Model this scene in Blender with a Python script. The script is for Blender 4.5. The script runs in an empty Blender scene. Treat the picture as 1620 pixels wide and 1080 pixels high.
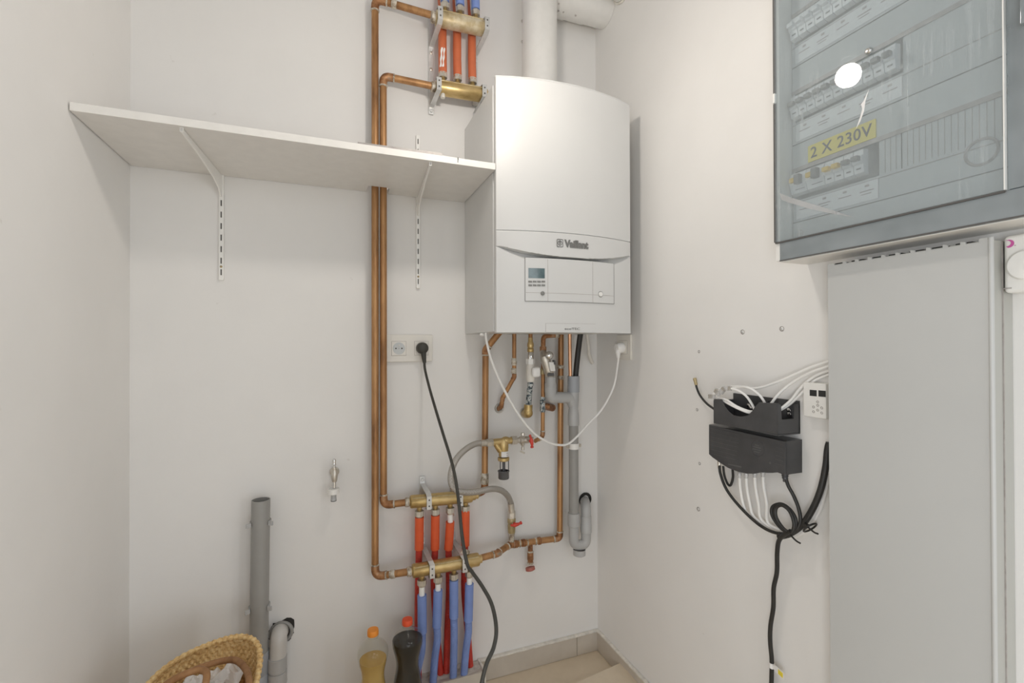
import bpy, bmesh, math, random
from mathutils import Vector, Matrix, noise
random.seed(7)
PI = math.pi
C = bpy.context.scene.collection
H = 1.16                      # camera height above the floor
XL, XR, YB = -.505, .954, 1.56  # left wall, right wall, back wall
ZC = 2.62

# ------------------------------------------------------------------ camera
F, YAW, PITCH, ROLL = 742.75, .3702864, .0062254, -.0028525
fw = Vector((math.sin(YAW)*math.cos(PITCH), math.cos(YAW)*math.cos(PITCH), math.sin(PITCH)))
r0 = Vector((math.cos(YAW), -math.sin(YAW), 0)); u0 = r0.cross(fw)
rt = math.cos(ROLL)*r0 + math.sin(ROLL)*u0
up = rt.cross(fw)
cam = bpy.data.cameras.new('camera'); camo = bpy.data.objects.new('camera', cam); C.objects.link(camo)
camo.matrix_world = Matrix(((rt.x, up.x, -fw.x, 0), (rt.y, up.y, -fw.y, 0), (rt.z, up.z, -fw.z, H), (0, 0, 0, 1)))
cam.sensor_width = 36; cam.lens = F/1620*36; cam.clip_start = .02
bpy.context.scene.camera = camo

# measuring: a sight line read off the photograph meets a real plane of the room
def sight(px, py): return rt*((px-810)/F) - up*((py-540)/F) + fw
def oY(px, py, Y): d = sight(px, py); v = d*(Y/d.y); return Vector((v.x, v.y, v.z+H))
def oX(px, py, X): d = sight(px, py); v = d*(X/d.x); return Vector((v.x, v.y, v.z+H))
def oZ(px, py, Z): d = sight(px, py); v = d*((Z-H)/d.z); return Vector((v.x, v.y, v.z+H))
def oD(px, py, D): v = sight(px, py)*D; return Vector((v.x, v.y, v.z+H))
def V(*a): return Vector(a)

# ------------------------------------------------------------------ materials
def newmat(name):
    m = bpy.data.materials.new(name); m.use_nodes = True
    nt = m.node_tree; b = nt.nodes['Principled BSDF']
    return m, nt, b
def noise_node(nt, scale, detail=4, rough=.55, stretch=None, dist=0):
    tc = nt.nodes.new('ShaderNodeTexCoord'); n = nt.nodes.new('ShaderNodeTexNoise')
    n.inputs['Scale'].default_value = scale; n.inputs['Detail'].default_value = detail
    n.inputs['Roughness'].default_value = rough; n.inputs['Distortion'].default_value = dist
    if stretch:
        mp = nt.nodes.new('ShaderNodeMapping'); mp.inputs['Scale'].default_value = stretch
        nt.links.new(tc.outputs['Object'], mp.inputs['Vector']); nt.links.new(mp.outputs['Vector'], n.inputs['Vector'])
    else: nt.links.new(tc.outputs['Object'], n.inputs['Vector'])
    return n
def ramp(nt, src, stops):
    r = nt.nodes.new('ShaderNodeValToRGB'); cr = r.color_ramp
    while len(cr.elements) < len(stops): cr.elements.new(.5)
    for e, (p, c) in zip(cr.elements, stops): e.position = p; e.color = (*c, 1)
    nt.links.new(src, r.inputs['Fac']); return r
def bump(nt, b, src, strength, dist=.002):
    n = nt.nodes.new('ShaderNodeBump'); n.inputs['Strength'].default_value = strength; n.inputs['Distance'].default_value = dist
    nt.links.new(src, n.inputs['Height']); nt.links.new(n.outputs['Normal'], b.inputs['Normal'])
def plain(name, col, rough=.5, metal=0, var=.06, scale=30, bmp=0, spec=.5, stretch=None):
    m, nt, b = newmat(name)
    n = noise_node(nt, scale, stretch=stretch)
    lo = tuple(max(0, c*(1-var)) for c in col); hi = tuple(min(1, c*(1+var)) for c in col)
    r = ramp(nt, n.outputs['Fac'], [(.3, lo), (.7, hi)])
    nt.links.new(r.outputs['Color'], b.inputs['Base Color'])
    b.inputs['Roughness'].default_value = rough; b.inputs['Metallic'].default_value = metal
    b.inputs['Specular IOR Level'].default_value = spec
    if bmp: bump(nt, b, n.outputs['Fac'], bmp)
    return m
def multi(name, stops, scale, rough=.5, metal=0, detail=6, stretch=None, bmp=0, dist=0, rgh=.6):
    m, nt, b = newmat(name)
    n = noise_node(nt, scale, detail, rgh, stretch, dist)
    r = ramp(nt, n.outputs['Fac'], stops)
    nt.links.new(r.outputs['Color'], b.inputs['Base Color'])
    b.inputs['Roughness'].default_value = rough; b.inputs['Metallic'].default_value = metal
    if bmp: bump(nt, b, n.outputs['Fac'], bmp)
    return m

def wall_material(name, col):
    m, nt, b = newmat(name)
    n = noise_node(nt, 3.5, 5, .6)
    r = ramp(nt, n.outputs['Fac'], [(.3, tuple(c*.965 for c in col)), (.65, col)])
    # small scuffs and pin marks in the paint
    n2 = noise_node(nt, 26, 3, .5)
    r2 = ramp(nt, n2.outputs['Fac'], [(.20, (.80, .78, .76)), (.24, (1, 1, 1))])
    mx = nt.nodes.new('ShaderNodeMix'); mx.data_type = 'RGBA'; mx.blend_type = 'MULTIPLY'; mx.inputs['Factor'].default_value = .5
    nt.links.new(r.outputs['Color'], mx.inputs['A']); nt.links.new(r2.outputs['Color'], mx.inputs['B'])
    nt.links.new(mx.outputs['Result'], b.inputs['Base Color'])
    b.inputs['Roughness'].default_value = .75; b.inputs['Specular IOR Level'].default_value = .25
    n3 = noise_node(nt, 90, 3, .6); bump(nt, b, n3.outputs['Fac'], .08, .002)
    return m
M = {}
M['wall'] = wall_material('painted_plaster', (.80, .788, .768))
M['ceil'] = plain('ceiling_paint', (.66, .65, .64), .8)
M['tile'] = multi('floor_tile', [(.3, (.62, .52, .39)), (.55, (.70, .60, .46)), (.75, (.74, .64, .50))], 6, .45, bmp=.03)
M['skirt'] = multi('skirting_tile', [(.3, (.50, .45, .39)), (.6, (.57, .52, .45)), (.8, (.60, .55, .48))], 9, .4)
M['grout'] = plain('grout', (.72, .69, .63), .9, var=.15, scale=60, bmp=.3)
M['mortar'] = multi('mortar', [(.3, (.30, .28, .25)), (.5, (.55, .52, .47)), (.7, (.66, .63, .58))], 45, .95, bmp=.8)
M['shelf'] = plain('shelf_white', (.74, .72, .69), .45, var=.03)
M['edge'] = plain('shelf_edge_band', (.82, .80, .76), .4, var=.03)
M['bracket'] = plain('white_enamel', (.84, .83, .80), .35, var=.02)
M['slot'] = plain('dark_slot', (.10, .095, .09), .7)
M['boiler'] = plain('boiler_enamel', (.64, .64, .63), .40, var=.012, scale=8)
M['plastic_white'] = plain('white_plastic', (.80, .79, .76), .35, var=.02)
M['plastic_cream'] = plain('cream_plastic', (.76, .73, .67), .35, var=.02)
M['cable_white'] = plain('white_cable', (.84, .83, .81), .4, var=.03)
M['greytext'] = plain('grey_lettering', (.17, .17, .165), .4)
M['lcd'] = plain('display_glass', (.10, .15, .16), .12, var=.2, scale=40)
M['btn'] = plain('grey_button', (.22, .22, .21), .4)
M['flue'] = plain('flue_white', (.72, .71, .685), .3, var=.03)
M['copper'] = multi('copper', [(.26, (.13, .065, .030)), (.42, (.33, .165, .068)), (.60, (.50, .275, .12)), (.76, (.36, .175, .075))], 11, .42, .5, stretch=(2.5, 2.5, .45), bmp=.05)
M['copper_bright'] = multi('bright_copper', [(.3, (.62, .32, .17)), (.7, (.78, .45, .27))], 12, .28, .75)
M['copper_dull'] = multi('fitting_copper', [(.30, (.13, .055, .025)), (.46, (.30, .135, .055)), (.60, (.45, .24, .115)), (.70, (.33, .29, .23)), (.8, (.16, .20, .18))], 42, .5, .4, bmp=.2)
M['solder'] = multi('soldered_joint', [(.30, (.12, .075, .045)), (.45, (.42, .36, .28)), (.58, (.66, .62, .54)), (.72, (.24, .25, .22)), (.85, (.6, .57, .5))], 75, .55, .25, bmp=.5)
M['brass'] = multi('brass', [(.28, (.30, .19, .065)), (.48, (.53, .38, .16)), (.66, (.66, .49, .24)), (.8, (.44, .26, .12))], 14, .33, .68, stretch=(1, 2, 2), bmp=.05)
M['brass_dusty'] = multi('dusty_brass', [(.28, (.34, .24, .11)), (.46, (.52, .42, .25)), (.60, (.64, .56, .40)), (.74, (.74, .69, .57))], 26, .5, .35, bmp=.1)
M['brass_dull'] = multi('dull_brass', [(.3, (.28, .21, .10)), (.55, (.50, .40, .22)), (.75, (.62, .54, .36))], 30, .45, .5, bmp=.1)
M['nickel'] = multi('nickel', [(.3, (.46, .42, .36)), (.6, (.66, .62, .55)), (.8, (.5, .45, .36))], 40, .33, .7)
M['chrome'] = plain('chrome', (.70, .69, .67), .14, 1, var=.06)
M['zinc'] = multi('zinc_strap', [(.3, (.55, .55, .54)), (.7, (.74, .74, .73))], 25, .38, .55)
M['galv'] = multi('galvanised_rust', [(.36, (.025, .035, .04)), (.48, (.16, .20, .22)), (.55, (.70, .71, .69)), (.65, (.10, .12, .12))], 85, .5, .3, bmp=.5)
M['orange'] = plain('orange_sleeve', (.74, .115, .035), .5, var=.06, bmp=.05)
M['orange_up'] = plain('faded_orange_sleeve', (.60, .155, .065), .5, var=.06)
M['red'] = plain('red_conduit', (.56, .05, .032), .42, var=.15, scale=25)
M['blue'] = plain('blue_sleeve', (.205, .295, .62), .55, var=.06)
M['blue_con'] = plain('blue_conduit', (.225, .31, .60), .42, var=.08)
M['pex'] = plain('white_pex', (.86, .86, .84), .4)
M['pvc'] = plain('grey_pvc', (.305, .300, .285), .42, var=.05, scale=12)
M['pvc_light'] = plain('light_grey_pvc', (.43, .43, .425), .38, var=.05, scale=12)
M['pvc_pale'] = plain('pale_pvc', (.56, .545, .52), .32, var=.04, scale=12)
M['pvc_blue'] = plain('bluish_grey_pvc', (.345, .36, .385), .38, var=.05, scale=12)
M['black'] = plain('black_rubber', (.022, .021, .019), .5, var=.2)
M['cord'] = plain('dark_cord', (.042, .04, .033), .5, var=.2)
M['blackplastic'] = plain('black_plastic', (.058, .058, .060), .30, var=.15)
M['greyblack'] = plain('dark_grey_plastic', (.10, .10, .10), .48, var=.12)
M['redhandle'] = plain('red_enamel', (.62, .06, .04), .35, var=.1)
M['redcap'] = plain('faded_red_cap', (.40, .12, .09), .5, var=.2)
M['hole'] = plain('broken_hole', (.03, .028, .025), .95)
M['paper'] = plain('white_paper', (.82, .81, .80), .8, var=.05)
M['leather'] = multi('tan_handle', [(.3, (.22, .10, .035)), (.6, (.36, .185, .075)), (.8, (.42, .235, .10))], 40, .6, bmp=.2)
M['straw'] = multi('woven_straw', [(.30, (.38, .20, .065)), (.46, (.70, .46, .19)), (.64, (.84, .63, .32)), (.8, (.88, .73, .45))], 90, .65, stretch=(1, 1, 2.2), bmp=.4)
M['duct'] = plain('grey_duct', (.505, .510, .500), .36, var=.02, scale=4)
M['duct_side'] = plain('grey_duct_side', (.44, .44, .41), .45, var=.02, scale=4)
M['module'] = plain('breaker_plastic', (.80, .81, .825), .4, var=.03)
M['cover'] = plain('cover_plate', (.56, .58, .58), .45, var=.02)
M['yellow'] = plain('yellow_label', (.85, .70, .06), .5, var=.03)
M['yellowtog'] = plain('yellow_toggle', (.80, .52, .02), .45)
M['ink'] = plain('black_ink', (.02, .02, .02), .6)
M['pink'] = plain('pink_mark', (.55, .10, .34), .5)
M['greystrip'] = multi('grey_metal_strip', [(.3, (.33, .30, .28)), (.7, (.46, .43, .41))], 60, .45, .2)
M['orangecap'] = plain('orange_cap', (.80, .28, .035), .4)
M['redcapb'] = plain('red_cap', (.75, .09, .03), .4)
M['braid'] = None
def braid():
    m, nt, b = newmat('steel_braid')
    tc = nt.nodes.new('ShaderNodeTexCoord')
    outs = []
    for s in (1, -1):
        mp = nt.nodes.new('ShaderNodeMapping'); mp.inputs['Rotation'].default_value = (s*.8, 0, s*.8)
        w = nt.nodes.new('ShaderNodeTexWave'); w.inputs['Scale'].default_value = 200
        nt.links.new(tc.outputs['Object'], mp.inputs['Vector']); nt.links.new(mp.outputs['Vector'], w.inputs['Vector'])
        outs.append(w.outputs['Fac'])
    mu = nt.nodes.new('ShaderNodeMath'); mu.operation = 'MULTIPLY'
    nt.links.new(outs[0], mu.inputs[0]); nt.links.new(outs[1], mu.inputs[1])
    r = ramp(nt, mu.outputs[0], [(.05, (.30, .28, .25)), (.5, (.72, .69, .65))])
    nt.links.new(r.outputs['Color'], b.inputs['Base Color'])
    b.inputs['Metallic'].default_value = .6; b.inputs['Roughness'].default_value = .38
    bump(nt, b, mu.outputs[0], .5, .001)
    return m
M['braid'] = braid()
def clear(name, tint, gloss=.08, rough=.05, haze=0, hazecol=(.8, .8, .8), ior=1.45, scratched=False):
    m = bpy.data.materials.new(name); m.use_nodes = True; nt = m.node_tree; nt.nodes.clear()
    out = nt.nodes.new('ShaderNodeOutputMaterial')
    tr = nt.nodes.new('ShaderNodeBsdfTransparent'); tr.inputs['Color'].default_value = (*tint, 1)
    df = nt.nodes.new('ShaderNodeBsdfDiffuse'); df.inputs['Color'].default_value = (*hazecol, 1)
    gl = nt.nodes.new('ShaderNodeBsdfGlossy'); gl.inputs['Roughness'].default_value = rough; gl.inputs['Color'].default_value = (1, 1, 1, 1)
    fr = nt.nodes.new('ShaderNodeFresnel'); fr.inputs['IOR'].default_value = ior
    m1 = nt.nodes.new('ShaderNodeMixShader'); m1.inputs['Fac'].default_value = haze
    n0 = noise_node(nt, 5, 3)
    if scratched:   # fine vertical scratches; their bulb-lit glare is mixed in as pale diffuse haze
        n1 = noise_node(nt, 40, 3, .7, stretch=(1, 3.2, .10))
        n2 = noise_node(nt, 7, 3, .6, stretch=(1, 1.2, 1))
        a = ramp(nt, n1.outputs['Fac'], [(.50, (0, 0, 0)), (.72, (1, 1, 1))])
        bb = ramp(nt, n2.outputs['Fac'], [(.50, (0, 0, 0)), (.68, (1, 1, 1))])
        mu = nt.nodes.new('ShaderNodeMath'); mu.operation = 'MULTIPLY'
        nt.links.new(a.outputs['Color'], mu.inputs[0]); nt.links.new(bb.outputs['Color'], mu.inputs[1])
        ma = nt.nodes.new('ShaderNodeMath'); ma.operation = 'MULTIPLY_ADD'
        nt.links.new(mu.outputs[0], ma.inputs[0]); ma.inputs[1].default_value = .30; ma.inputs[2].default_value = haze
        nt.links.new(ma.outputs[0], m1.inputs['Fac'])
    else:
        ma = nt.nodes.new('ShaderNodeMath'); ma.operation = 'MULTIPLY'
        ma.inputs[1].default_value = haze*2; nt.links.new(n0.outputs['Fac'], ma.inputs[0]); nt.links.new(ma.outputs[0], m1.inputs['Fac'])
    m2 = nt.nodes.new('ShaderNodeMixShader')
    nt.links.new(tr.outputs[0], m1.inputs[1]); nt.links.new(df.outputs[0], m1.inputs[2])
    ge = nt.nodes.new('ShaderNodeNewGeometry'); inv = nt.nodes.new('ShaderNodeMath'); inv.operation = 'SUBTRACT'; inv.inputs[0].default_value = 1
    nt.links.new(ge.outputs['Backfacing'], inv.inputs[1])
    mf = nt.nodes.new('ShaderNodeMath'); mf.operation = 'MULTIPLY'
    nt.links.new(fr.outputs[0], mf.inputs[0]); nt.links.new(inv.outputs[0], mf.inputs[1])
    nt.links.new(mf.outputs[0], m2.inputs['Fac']); nt.links.new(m1.outputs[0], m2.inputs[1]); nt.links.new(gl.outputs[0], m2.inputs[2])
    nt.links.new(m2.outputs[0], out.inputs['Surface'])
    return m
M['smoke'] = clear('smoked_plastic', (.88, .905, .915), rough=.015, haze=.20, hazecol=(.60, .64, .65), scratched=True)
M['smoke_frame'] = clear('smoked_plastic_frame', (.62, .66, .67), rough=.03, haze=.40, hazecol=(.52, .56, .58))
M['pet'] = clear('clear_bottle_plastic', (.94, .94, .91), rough=.06, haze=.03, hazecol=(.8, .8, .75), ior=1.35)
M['yellowliq'] = clear('murky_yellow_liquid', (.80, .62, .22), rough=.1, haze=.62, hazecol=(.70, .50, .16), ior=1.33)
M['darkliq'] = clear('dark_brown_liquid', (.10, .065, .03), rough=.05, haze=.25, hazecol=(.05, .035, .015), ior=1.33)
M['clearplug'] = clear('clear_plug_plastic', (.85, .85, .85), rough=.1, haze=.3, hazecol=(.8, .8, .8))
m, nt, b = newmat('lamp_glass')
b.inputs['Base Color'].default_value = (1, 1, 1, 1)
n = noise_node(nt, 2); r = ramp(nt, n.outputs['Fac'], [(0, (1, .92, .83)), (1, (1, .925, .84))])
nt.links.new(r.outputs['Color'], b.inputs['Emission Color']); b.inputs['Emission Strength'].default_value = 200
M['lamp'] = m

# ------------------------------------------------------------------ mesh builder
def fillet(pts, rad, n=7):
    pts = [Vector(p) for p in pts]; out = [pts[0]]; arcs = []
    for i in range(1, len(pts)-1):
        a, p, c = pts[i-1], pts[i], pts[i+1]
        d1 = (a-p).normalized(); d2 = (c-p).normalized()
        ang = d1.angle(d2); t = rad/math.tan(ang/2) if ang < PI-1e-3 else 0
        t = min(t, (a-p).length*.49, (c-p).length*.49)
        if t < 1e-5: out.append(p); continue
        p1 = p+d1*t; p2 = p+d2*t; arc = []
        for k in range(n+1):
            s = k/n; arc.append((1-s)**2*p1 + 2*s*(1-s)*p + s*s*p2)
        out += arc; arcs.append((arc, -d1, d2))
    out.append(pts[-1])
    return out, arcs
def smooth(pts, n=8, closed=False):
    pts = [Vector(p) for p in pts]
    if closed: P = [pts[-1]]+pts+[pts[0], pts[1]]
    else: P = [pts[0]*2-pts[1]]+pts+[pts[-1]*2-pts[-2]]
    out = []
    for i in range(1, len(P)-2):
        p0, p1, p2, p3 = P[i-1:i+3]
        for k in range(n):
            t = k/n
            out.append(.5*((2*p1)+(p2-p0)*t+(2*p0-5*p1+4*p2-p3)*t*t+(3*p1-p0-3*p2+p3)*t**3))
    if not closed: out.append(pts[-1])
    return out
class MB:
    def __init__(s): s.bm = bmesh.new(); s.bev = False
    def tube(s, pts, r, seg=18, cap=True, closed=False, flat=1.0):
        pts = [Vector(p) for p in pts]
        q = [pts[0]]
        for p in pts[1:]:
            if (p-q[-1]).length > 1e-6: q.append(p)
        if not isinstance(r, (list, tuple)): r = [r]*len(q)
        pts = q; n = len(pts)
        t0 = (pts[1]-pts[0]).normalized()
        u = t0.orthogonal().normalized(); rings = []; prev = t0
        for i in range(n):
            if closed: t = (pts[(i+1) % n]-pts[i-1]).normalized()
            elif i == 0: t = t0
            elif i == n-1: t = (pts[-1]-pts[-2]).normalized()
            else: t = ((pts[i+1]-pts[i]).normalized()+(pts[i]-pts[i-1]).normalized()).normalized()
            u = prev.rotation_difference(t) @ u; prev = t
            v = t.cross(u)
            rings.append([s.bm.verts.new(pts[i]+(u*math.cos(a)+v*math.sin(a)*flat)*r[i]) for a in [2*PI*k/seg for k in range(seg)]])
        for i in range(n if closed else n-1):
            A, B = rings[i], rings[(i+1) % n]
            for k in range(seg): s.bm.faces.new((A[k], A[(k+1) % seg], B[(k+1) % seg], B[k]))
        if cap and not closed:
            s.bm.faces.new(rings[0][::-1]); s.bm.faces.new(rings[-1])
        return s
    def cyl(s, a, b, ra, rb=None, seg=20, cap=True): return s.tube([a, b], [ra, ra if rb is None else rb], seg, cap)
    def pipe(s, a, b, ro, ri, seg=24):
        a, b = Vector(a), Vector(b)
        return s.lathe([(ri, 0), (ro, 0), (ro, (b-a).length), (ri, (b-a).length), (ri, 0)], a, b-a, seg)
    def lathe(s, prof, origin, axis=(0, 0, 1), seg=24, cap=True):
        ax = Vector(axis).normalized(); u = ax.orthogonal().normalized(); v = ax.cross(u); o = Vector(origin)
        rings = []
        for r, h in prof:
            c = o+ax*h
            if r < 1e-6: rings.append([s.bm.verts.new(c)])
            else: rings.append([s.bm.verts.new(c+(u*math.cos(2*PI*k/seg)+v*math.sin(2*PI*k/seg))*r) for k in range(seg)])
        for A, B in zip(rings, rings[1:]):
            if len(A) == 1 and len(B) == 1: continue
            for k in range(seg):
                j = (k+1) % seg
                if len(A) == 1: s.bm.faces.new((A[0], B[j], B[k]))
                elif len(B) == 1: s.bm.faces.new((A[k], A[j], B[0]))
                else: s.bm.faces.new((A[k], A[j], B[j], B[k]))
        if cap and prof[0] != prof[-1]:
            if len(rings[0]) > 1: s.bm.faces.new(rings[0][::-1])
            if len(rings[-1]) > 1: s.bm.faces.new(rings[-1])
        return s
    def hexa(s, a, b, r, seg=6): return s.tube([a, b], r, seg)
    def box(s, lo, hi, bev=0, seg=2):
        lo = Vector(lo); hi = Vector(hi)
        vs = [s.bm.verts.new((x, y, z)) for x in (lo.x, hi.x) for y in (lo.y, hi.y) for z in (lo.z, hi.z)]
        fs = [s.bm.faces.new([vs[i] for i in f]) for f in ((0, 1, 3, 2), (4, 6, 7, 5), (0, 4, 5, 1), (2, 3, 7, 6), (0, 2, 6, 4), (1, 5, 7, 3))]
        if bev: s.bev = True; bmesh.ops.bevel(s.bm, geom=list({e for f in fs for e in f.edges}), offset=bev, segments=seg, affect='EDGES', profile=.5)
        return s
    def obox(s, c, ax, ay, az, bev=0, seg=2):   # box from a centre and three half-axes
        c, ax, ay, az = map(Vector, (c, ax, ay, az))
        vs = [s.bm.verts.new(c+i*ax+j*ay+k*az) for i in (-1, 1) for j in (-1, 1) for k in (-1, 1)]
        fs = [s.bm.faces.new([vs[i] for i in f]) for f in ((0, 1, 3, 2), (4, 6, 7, 5), (0, 4, 5, 1), (2, 3, 7, 6), (0, 2, 6, 4), (1, 5, 7, 3))]
        if bev: s.bev = True; bmesh.ops.bevel(s.bm, geom=list({e for f in fs for e in f.edges}), offset=bev, segments=seg, affect='EDGES', profile=.5)
        return s
    def prism(s, poly, vec, bev=0):
        vec = Vector(vec)
        A = [s.bm.verts.new(p) for p in poly]; B = [s.bm.verts.new(Vector(p)+vec) for p in poly]; n = len(A)
        fa = s.bm.faces.new(A); fb = s.bm.faces.new(B[::-1])
        for i in range(n): s.bm.faces.new((A[i], B[i], B[(i+1) % n], A[(i+1) % n]))
        if bev: s.bev = True; bmesh.ops.bevel(s.bm, geom=list(fa.edges), offset=bev, segments=2, affect='EDGES', profile=.5)
        return s
    def sphere(s, c, r, sc=(1, 1, 1), u=18, v=12):
        mt = Matrix.Translation(Vector(c)) @ Matrix.Diagonal((*sc, 1))
        bmesh.ops.create_uvsphere(s.bm, u_segments=u, v_segments=v, radius=r, matrix=mt); return s
    def torus(s, c, axis, R, r, seg=28, ts=8):
        ax = Vector(axis).normalized(); u = ax.orthogonal().normalized(); v = ax.cross(u); c = Vector(c)
        return s.tube([c+(u*math.cos(2*PI*k/seg)+v*math.sin(2*PI*k/seg))*R for k in range(seg)], r, ts, closed=True)
    def grid(s, f, nu, nv, wrap=False):
        G = [[s.bm.verts.new(f(i/nu, j/nv)) for j in range(nv+1)] for i in range(nu+(0 if wrap else 1))]
        for i in range(nu):
            for j in range(nv):
                a, b2 = G[i], G[(i+1) % len(G)]
                s.bm.faces.new((a[j], b2[j], b2[j+1], a[j+1]))
        return s
def world_origin(o):
    v = Vector((0, 0, 0))
    while o: v += o.location; o = o.parent
    return v
def build(mb, name, mat, parent=None, ang=40):
    bm = mb.bm
    bmesh.ops.recalc_face_normals(bm, faces=bm.faces)
    if parent: org = world_origin(parent)
    else:
        xs = [v.co for v in bm.verts]
        org = Vector(((min(v.x for v in xs)+max(v.x for v in xs))/2, (min(v.y for v in xs)+max(v.y for v in xs))/2, min(v.z for v in xs)))
    bmesh.ops.translate(bm, verts=bm.verts, vec=-org)
    me = bpy.data.meshes.new(name); bm.to_mesh(me); bm.free()
    me.polygons.foreach_set('use_smooth', [True]*len(me.polygons)); me.set_sharp_from_angle(angle=math.radians(ang))
    me.materials.append(M[mat] if isinstance(mat, str) else mat)
    o = bpy.data.objects.new(name, me); C.objects.link(o)
    if mb.bev:
        md = o.modifiers.new('weighted_normal', 'WEIGHTED_NORMAL'); md.keep_sharp = True; md.weight = 100
    if parent: o.parent = parent
    else: o.location = org
    return o
def tag(o, label, cat, group=None):
    o['label'] = label; o['category'] = cat
    if group: o['group'] = group
    return o
def thing(name, label, cat, loc, group=None):
    o = bpy.data.objects.new(name, None); C.objects.link(o); o.location = Vector(loc); o.empty_display_size = .03
    return tag(o, label, cat, group)
def struct(name, mb, mat, parent=None):
    o = build(mb, name, mat, parent)
    if not parent: o['kind'] = 'structure'
    return o
def text(name, s, size, mat, parent, org, xd, yd, depth=.0006, bold=0, fit=None, warp=None, spacing=1):
    cu = bpy.data.curves.new(name, 'FONT'); cu.body = s; cu.size = size; cu.extrude = depth; cu.offset = bold
    cu.align_x = 'LEFT'; cu.resolution_u = 3; cu.space_character = spacing
    to = bpy.data.objects.new(name, cu); C.objects.link(to)
    bpy.context.view_layer.update()
    me = bpy.data.meshes.new_from_object(to.evaluated_get(bpy.context.evaluated_depsgraph_get()))
    bpy.data.objects.remove(to); bpy.data.curves.remove(cu)
    xd, yd = Vector(xd).normalized(), Vector(yd).normalized(); zd = xd.cross(yd)
    xs = [v.co.x for v in me.vertices]; ys = [v.co.y for v in me.vertices]
    x0, x1, y0, y1 = min(xs), max(xs), min(ys), max(ys)
    k = (fit[0]/(x1-x0), fit[1]/(y1-y0)) if fit else (1, 1)
    po = world_origin(parent)
    for v in me.vertices:
        p = Vector(org)+xd*(v.co.x-x0)*k[0]+yd*(v.co.y-y0)*k[1]+zd*v.co.z
        if warp: p = warp(p)
        v.co = p-po
    me.materials.append(M[mat]); o = bpy.data.objects.new(name, me); C.objects.link(o); o.parent = parent
    return o
def jit(a): return (random.random()-.5)*2*a

# ------------------------------------------------------------------ the room
def slab(name, lo, hi, mat): return struct(name, MB().box(lo, hi), mat)
slab('floor', (XL-1.5, -2.4, -.1), (XR+1.5, YB+.1, 0), 'tile')
slab('ceiling', (XL-.1, -.25, ZC), (XR+.1, YB+.1, ZC+.1), 'ceil')
slab('wall_back', (XL-.1, YB, 0), (XR+.1, YB+.1, ZC), 'wall')
slab('wall_left', (XL-.1, -.25, 0), (XL, YB, ZC), 'wall')
slab('wall_right', (XR, -.25, 0), (XR+.1, YB, ZC), 'wall')
bb = MB()
for x0, x1 in ((.478, .857), (.859, XR), ): bb.box((x0, 1.549, .001), (x1, YB, .070), .001)
bbo = struct('baseboard_back', bb, 'skirt')
struct('mortar_joint', MB().box((.478, 1.546, .070), (XR, YB, .0775), .0025), 'grout', bbo)
bb = MB()
for y0, y1 in ((.62, 1.249), (1.251, 1.549)): bb.box((.944, y0, .001), (XR, y1, .070), .001)
bbo = struct('baseboard_right', bb, 'skirt')
struct('mortar_joint', MB().box((.9415, .62, .070), (XR, 1.549, .0775), .0025), 'grout', bbo)
# rough mortar ledge where the floor-heating tubes come up
def pad(u, v):
    x = .235+u*.245; y = 1.495+v*.065
    return V(x, y, .074+.004*noise.noise((x*40, y*40, 1))+.003*noise.noise((x*110, y*110, 3)))
mb = MB().grid(pad, 44, 14)
mb.box((.237, 1.497, 0), (.478, 1.559, .069))
mo = struct('trim_1', mb, 'mortar')
struct('edge_strip', MB().box((.237, 1.489, .001), (.478, 1.4965, .078), .001), 'skirt', mo)
struct('edge_strip', MB().box((.474, 1.489, .001), (.482, 1.559, .079), .001), 'grout', mo)

# wall plugs and screws left in the walls
WP = [(1106, 556, 'screw level with the corner socket, left of the upper screw pair'), (1175, 525, 'left screw of the pair above the black cradle'),
      (1237, 520, 'right screw of the pair above the black cradle'), (1103, 648, 'screw left of the black cradle beside the coaxial end'), (1107, 733, 'screw left of the black splitter box'), (1105, 805, 'screw with plug, lowest on the bare right wall')]
for px, py, lb in WP:
    p = oX(px, py, XR)
    t = thing('wall_screw', 'small grey '+lb, 'screw', p, 'screws left in the right wall')
    big = .0045 if py in (525, 520, 805) else .003
    build(MB().lathe([(big, 0), (big, .001), (big*.6, .0025), (0, .0028)], p, (-1, 0, 0), 12), 'head', 'zinc', t)
    build(MB().torus(p+V(-.0006, 0, 0), (1, 0, 0), big*1.15, .0008, 14, 6), 'plug_rim', 'greystrip', t)

# ------------------------------------------------------------------ shelf and brackets
sx0, sx1, sy0, sz0, sz1 = XL+.003, .431, 1.2345, 1.6475, 1.6645
sh = thing('wall_shelf', 'long white laminated shelf board between the left wall and the boiler', 'shelf', (0, 1.4, sz0))
# board with a notch round the two copper risers
poly = [V(sx0, sy0+.001, sz0), V(sx1, sy0+.001, sz0), V(sx1, YB-.002, sz0), V(.176, YB-.002, sz0), V(.174, 1.502, sz0), V(.165, 1.496, sz0), V(.118, 1.496, sz0), V(.110, 1.502, sz0), V(.108, YB-.002, sz0), V(sx0, YB-.002, sz0)]
build(MB().prism(poly, (0, 0, sz1-sz0)), 'board', 'shelf', sh)
build(MB().box((sx0, sy0-.0008, sz0-.0003), (sx1, sy0+.0012, sz1+.0003), .0004), 'edge_band', 'edge', sh)
pc = oY(724.5, 254, sy0-.001)
build(MB().prism([pc+V(-.0012, 0, .008), pc+V(.0012, 0, .009), pc+V(.0016, 0, .003), pc+V(.0004, 0, -.001), pc+V(.0008, 0, -.006), pc+V(-.0014, 0, -.004), pc+V(-.0008, 0, .002)], (0, .0015, 0)), 'chip', 'ink', sh)['label'] = 'dark chip in the front edge band'
strip = MB()
a, b2 = oZ(566, 229.5, sz1), oZ(700, 247, sz1)
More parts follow.
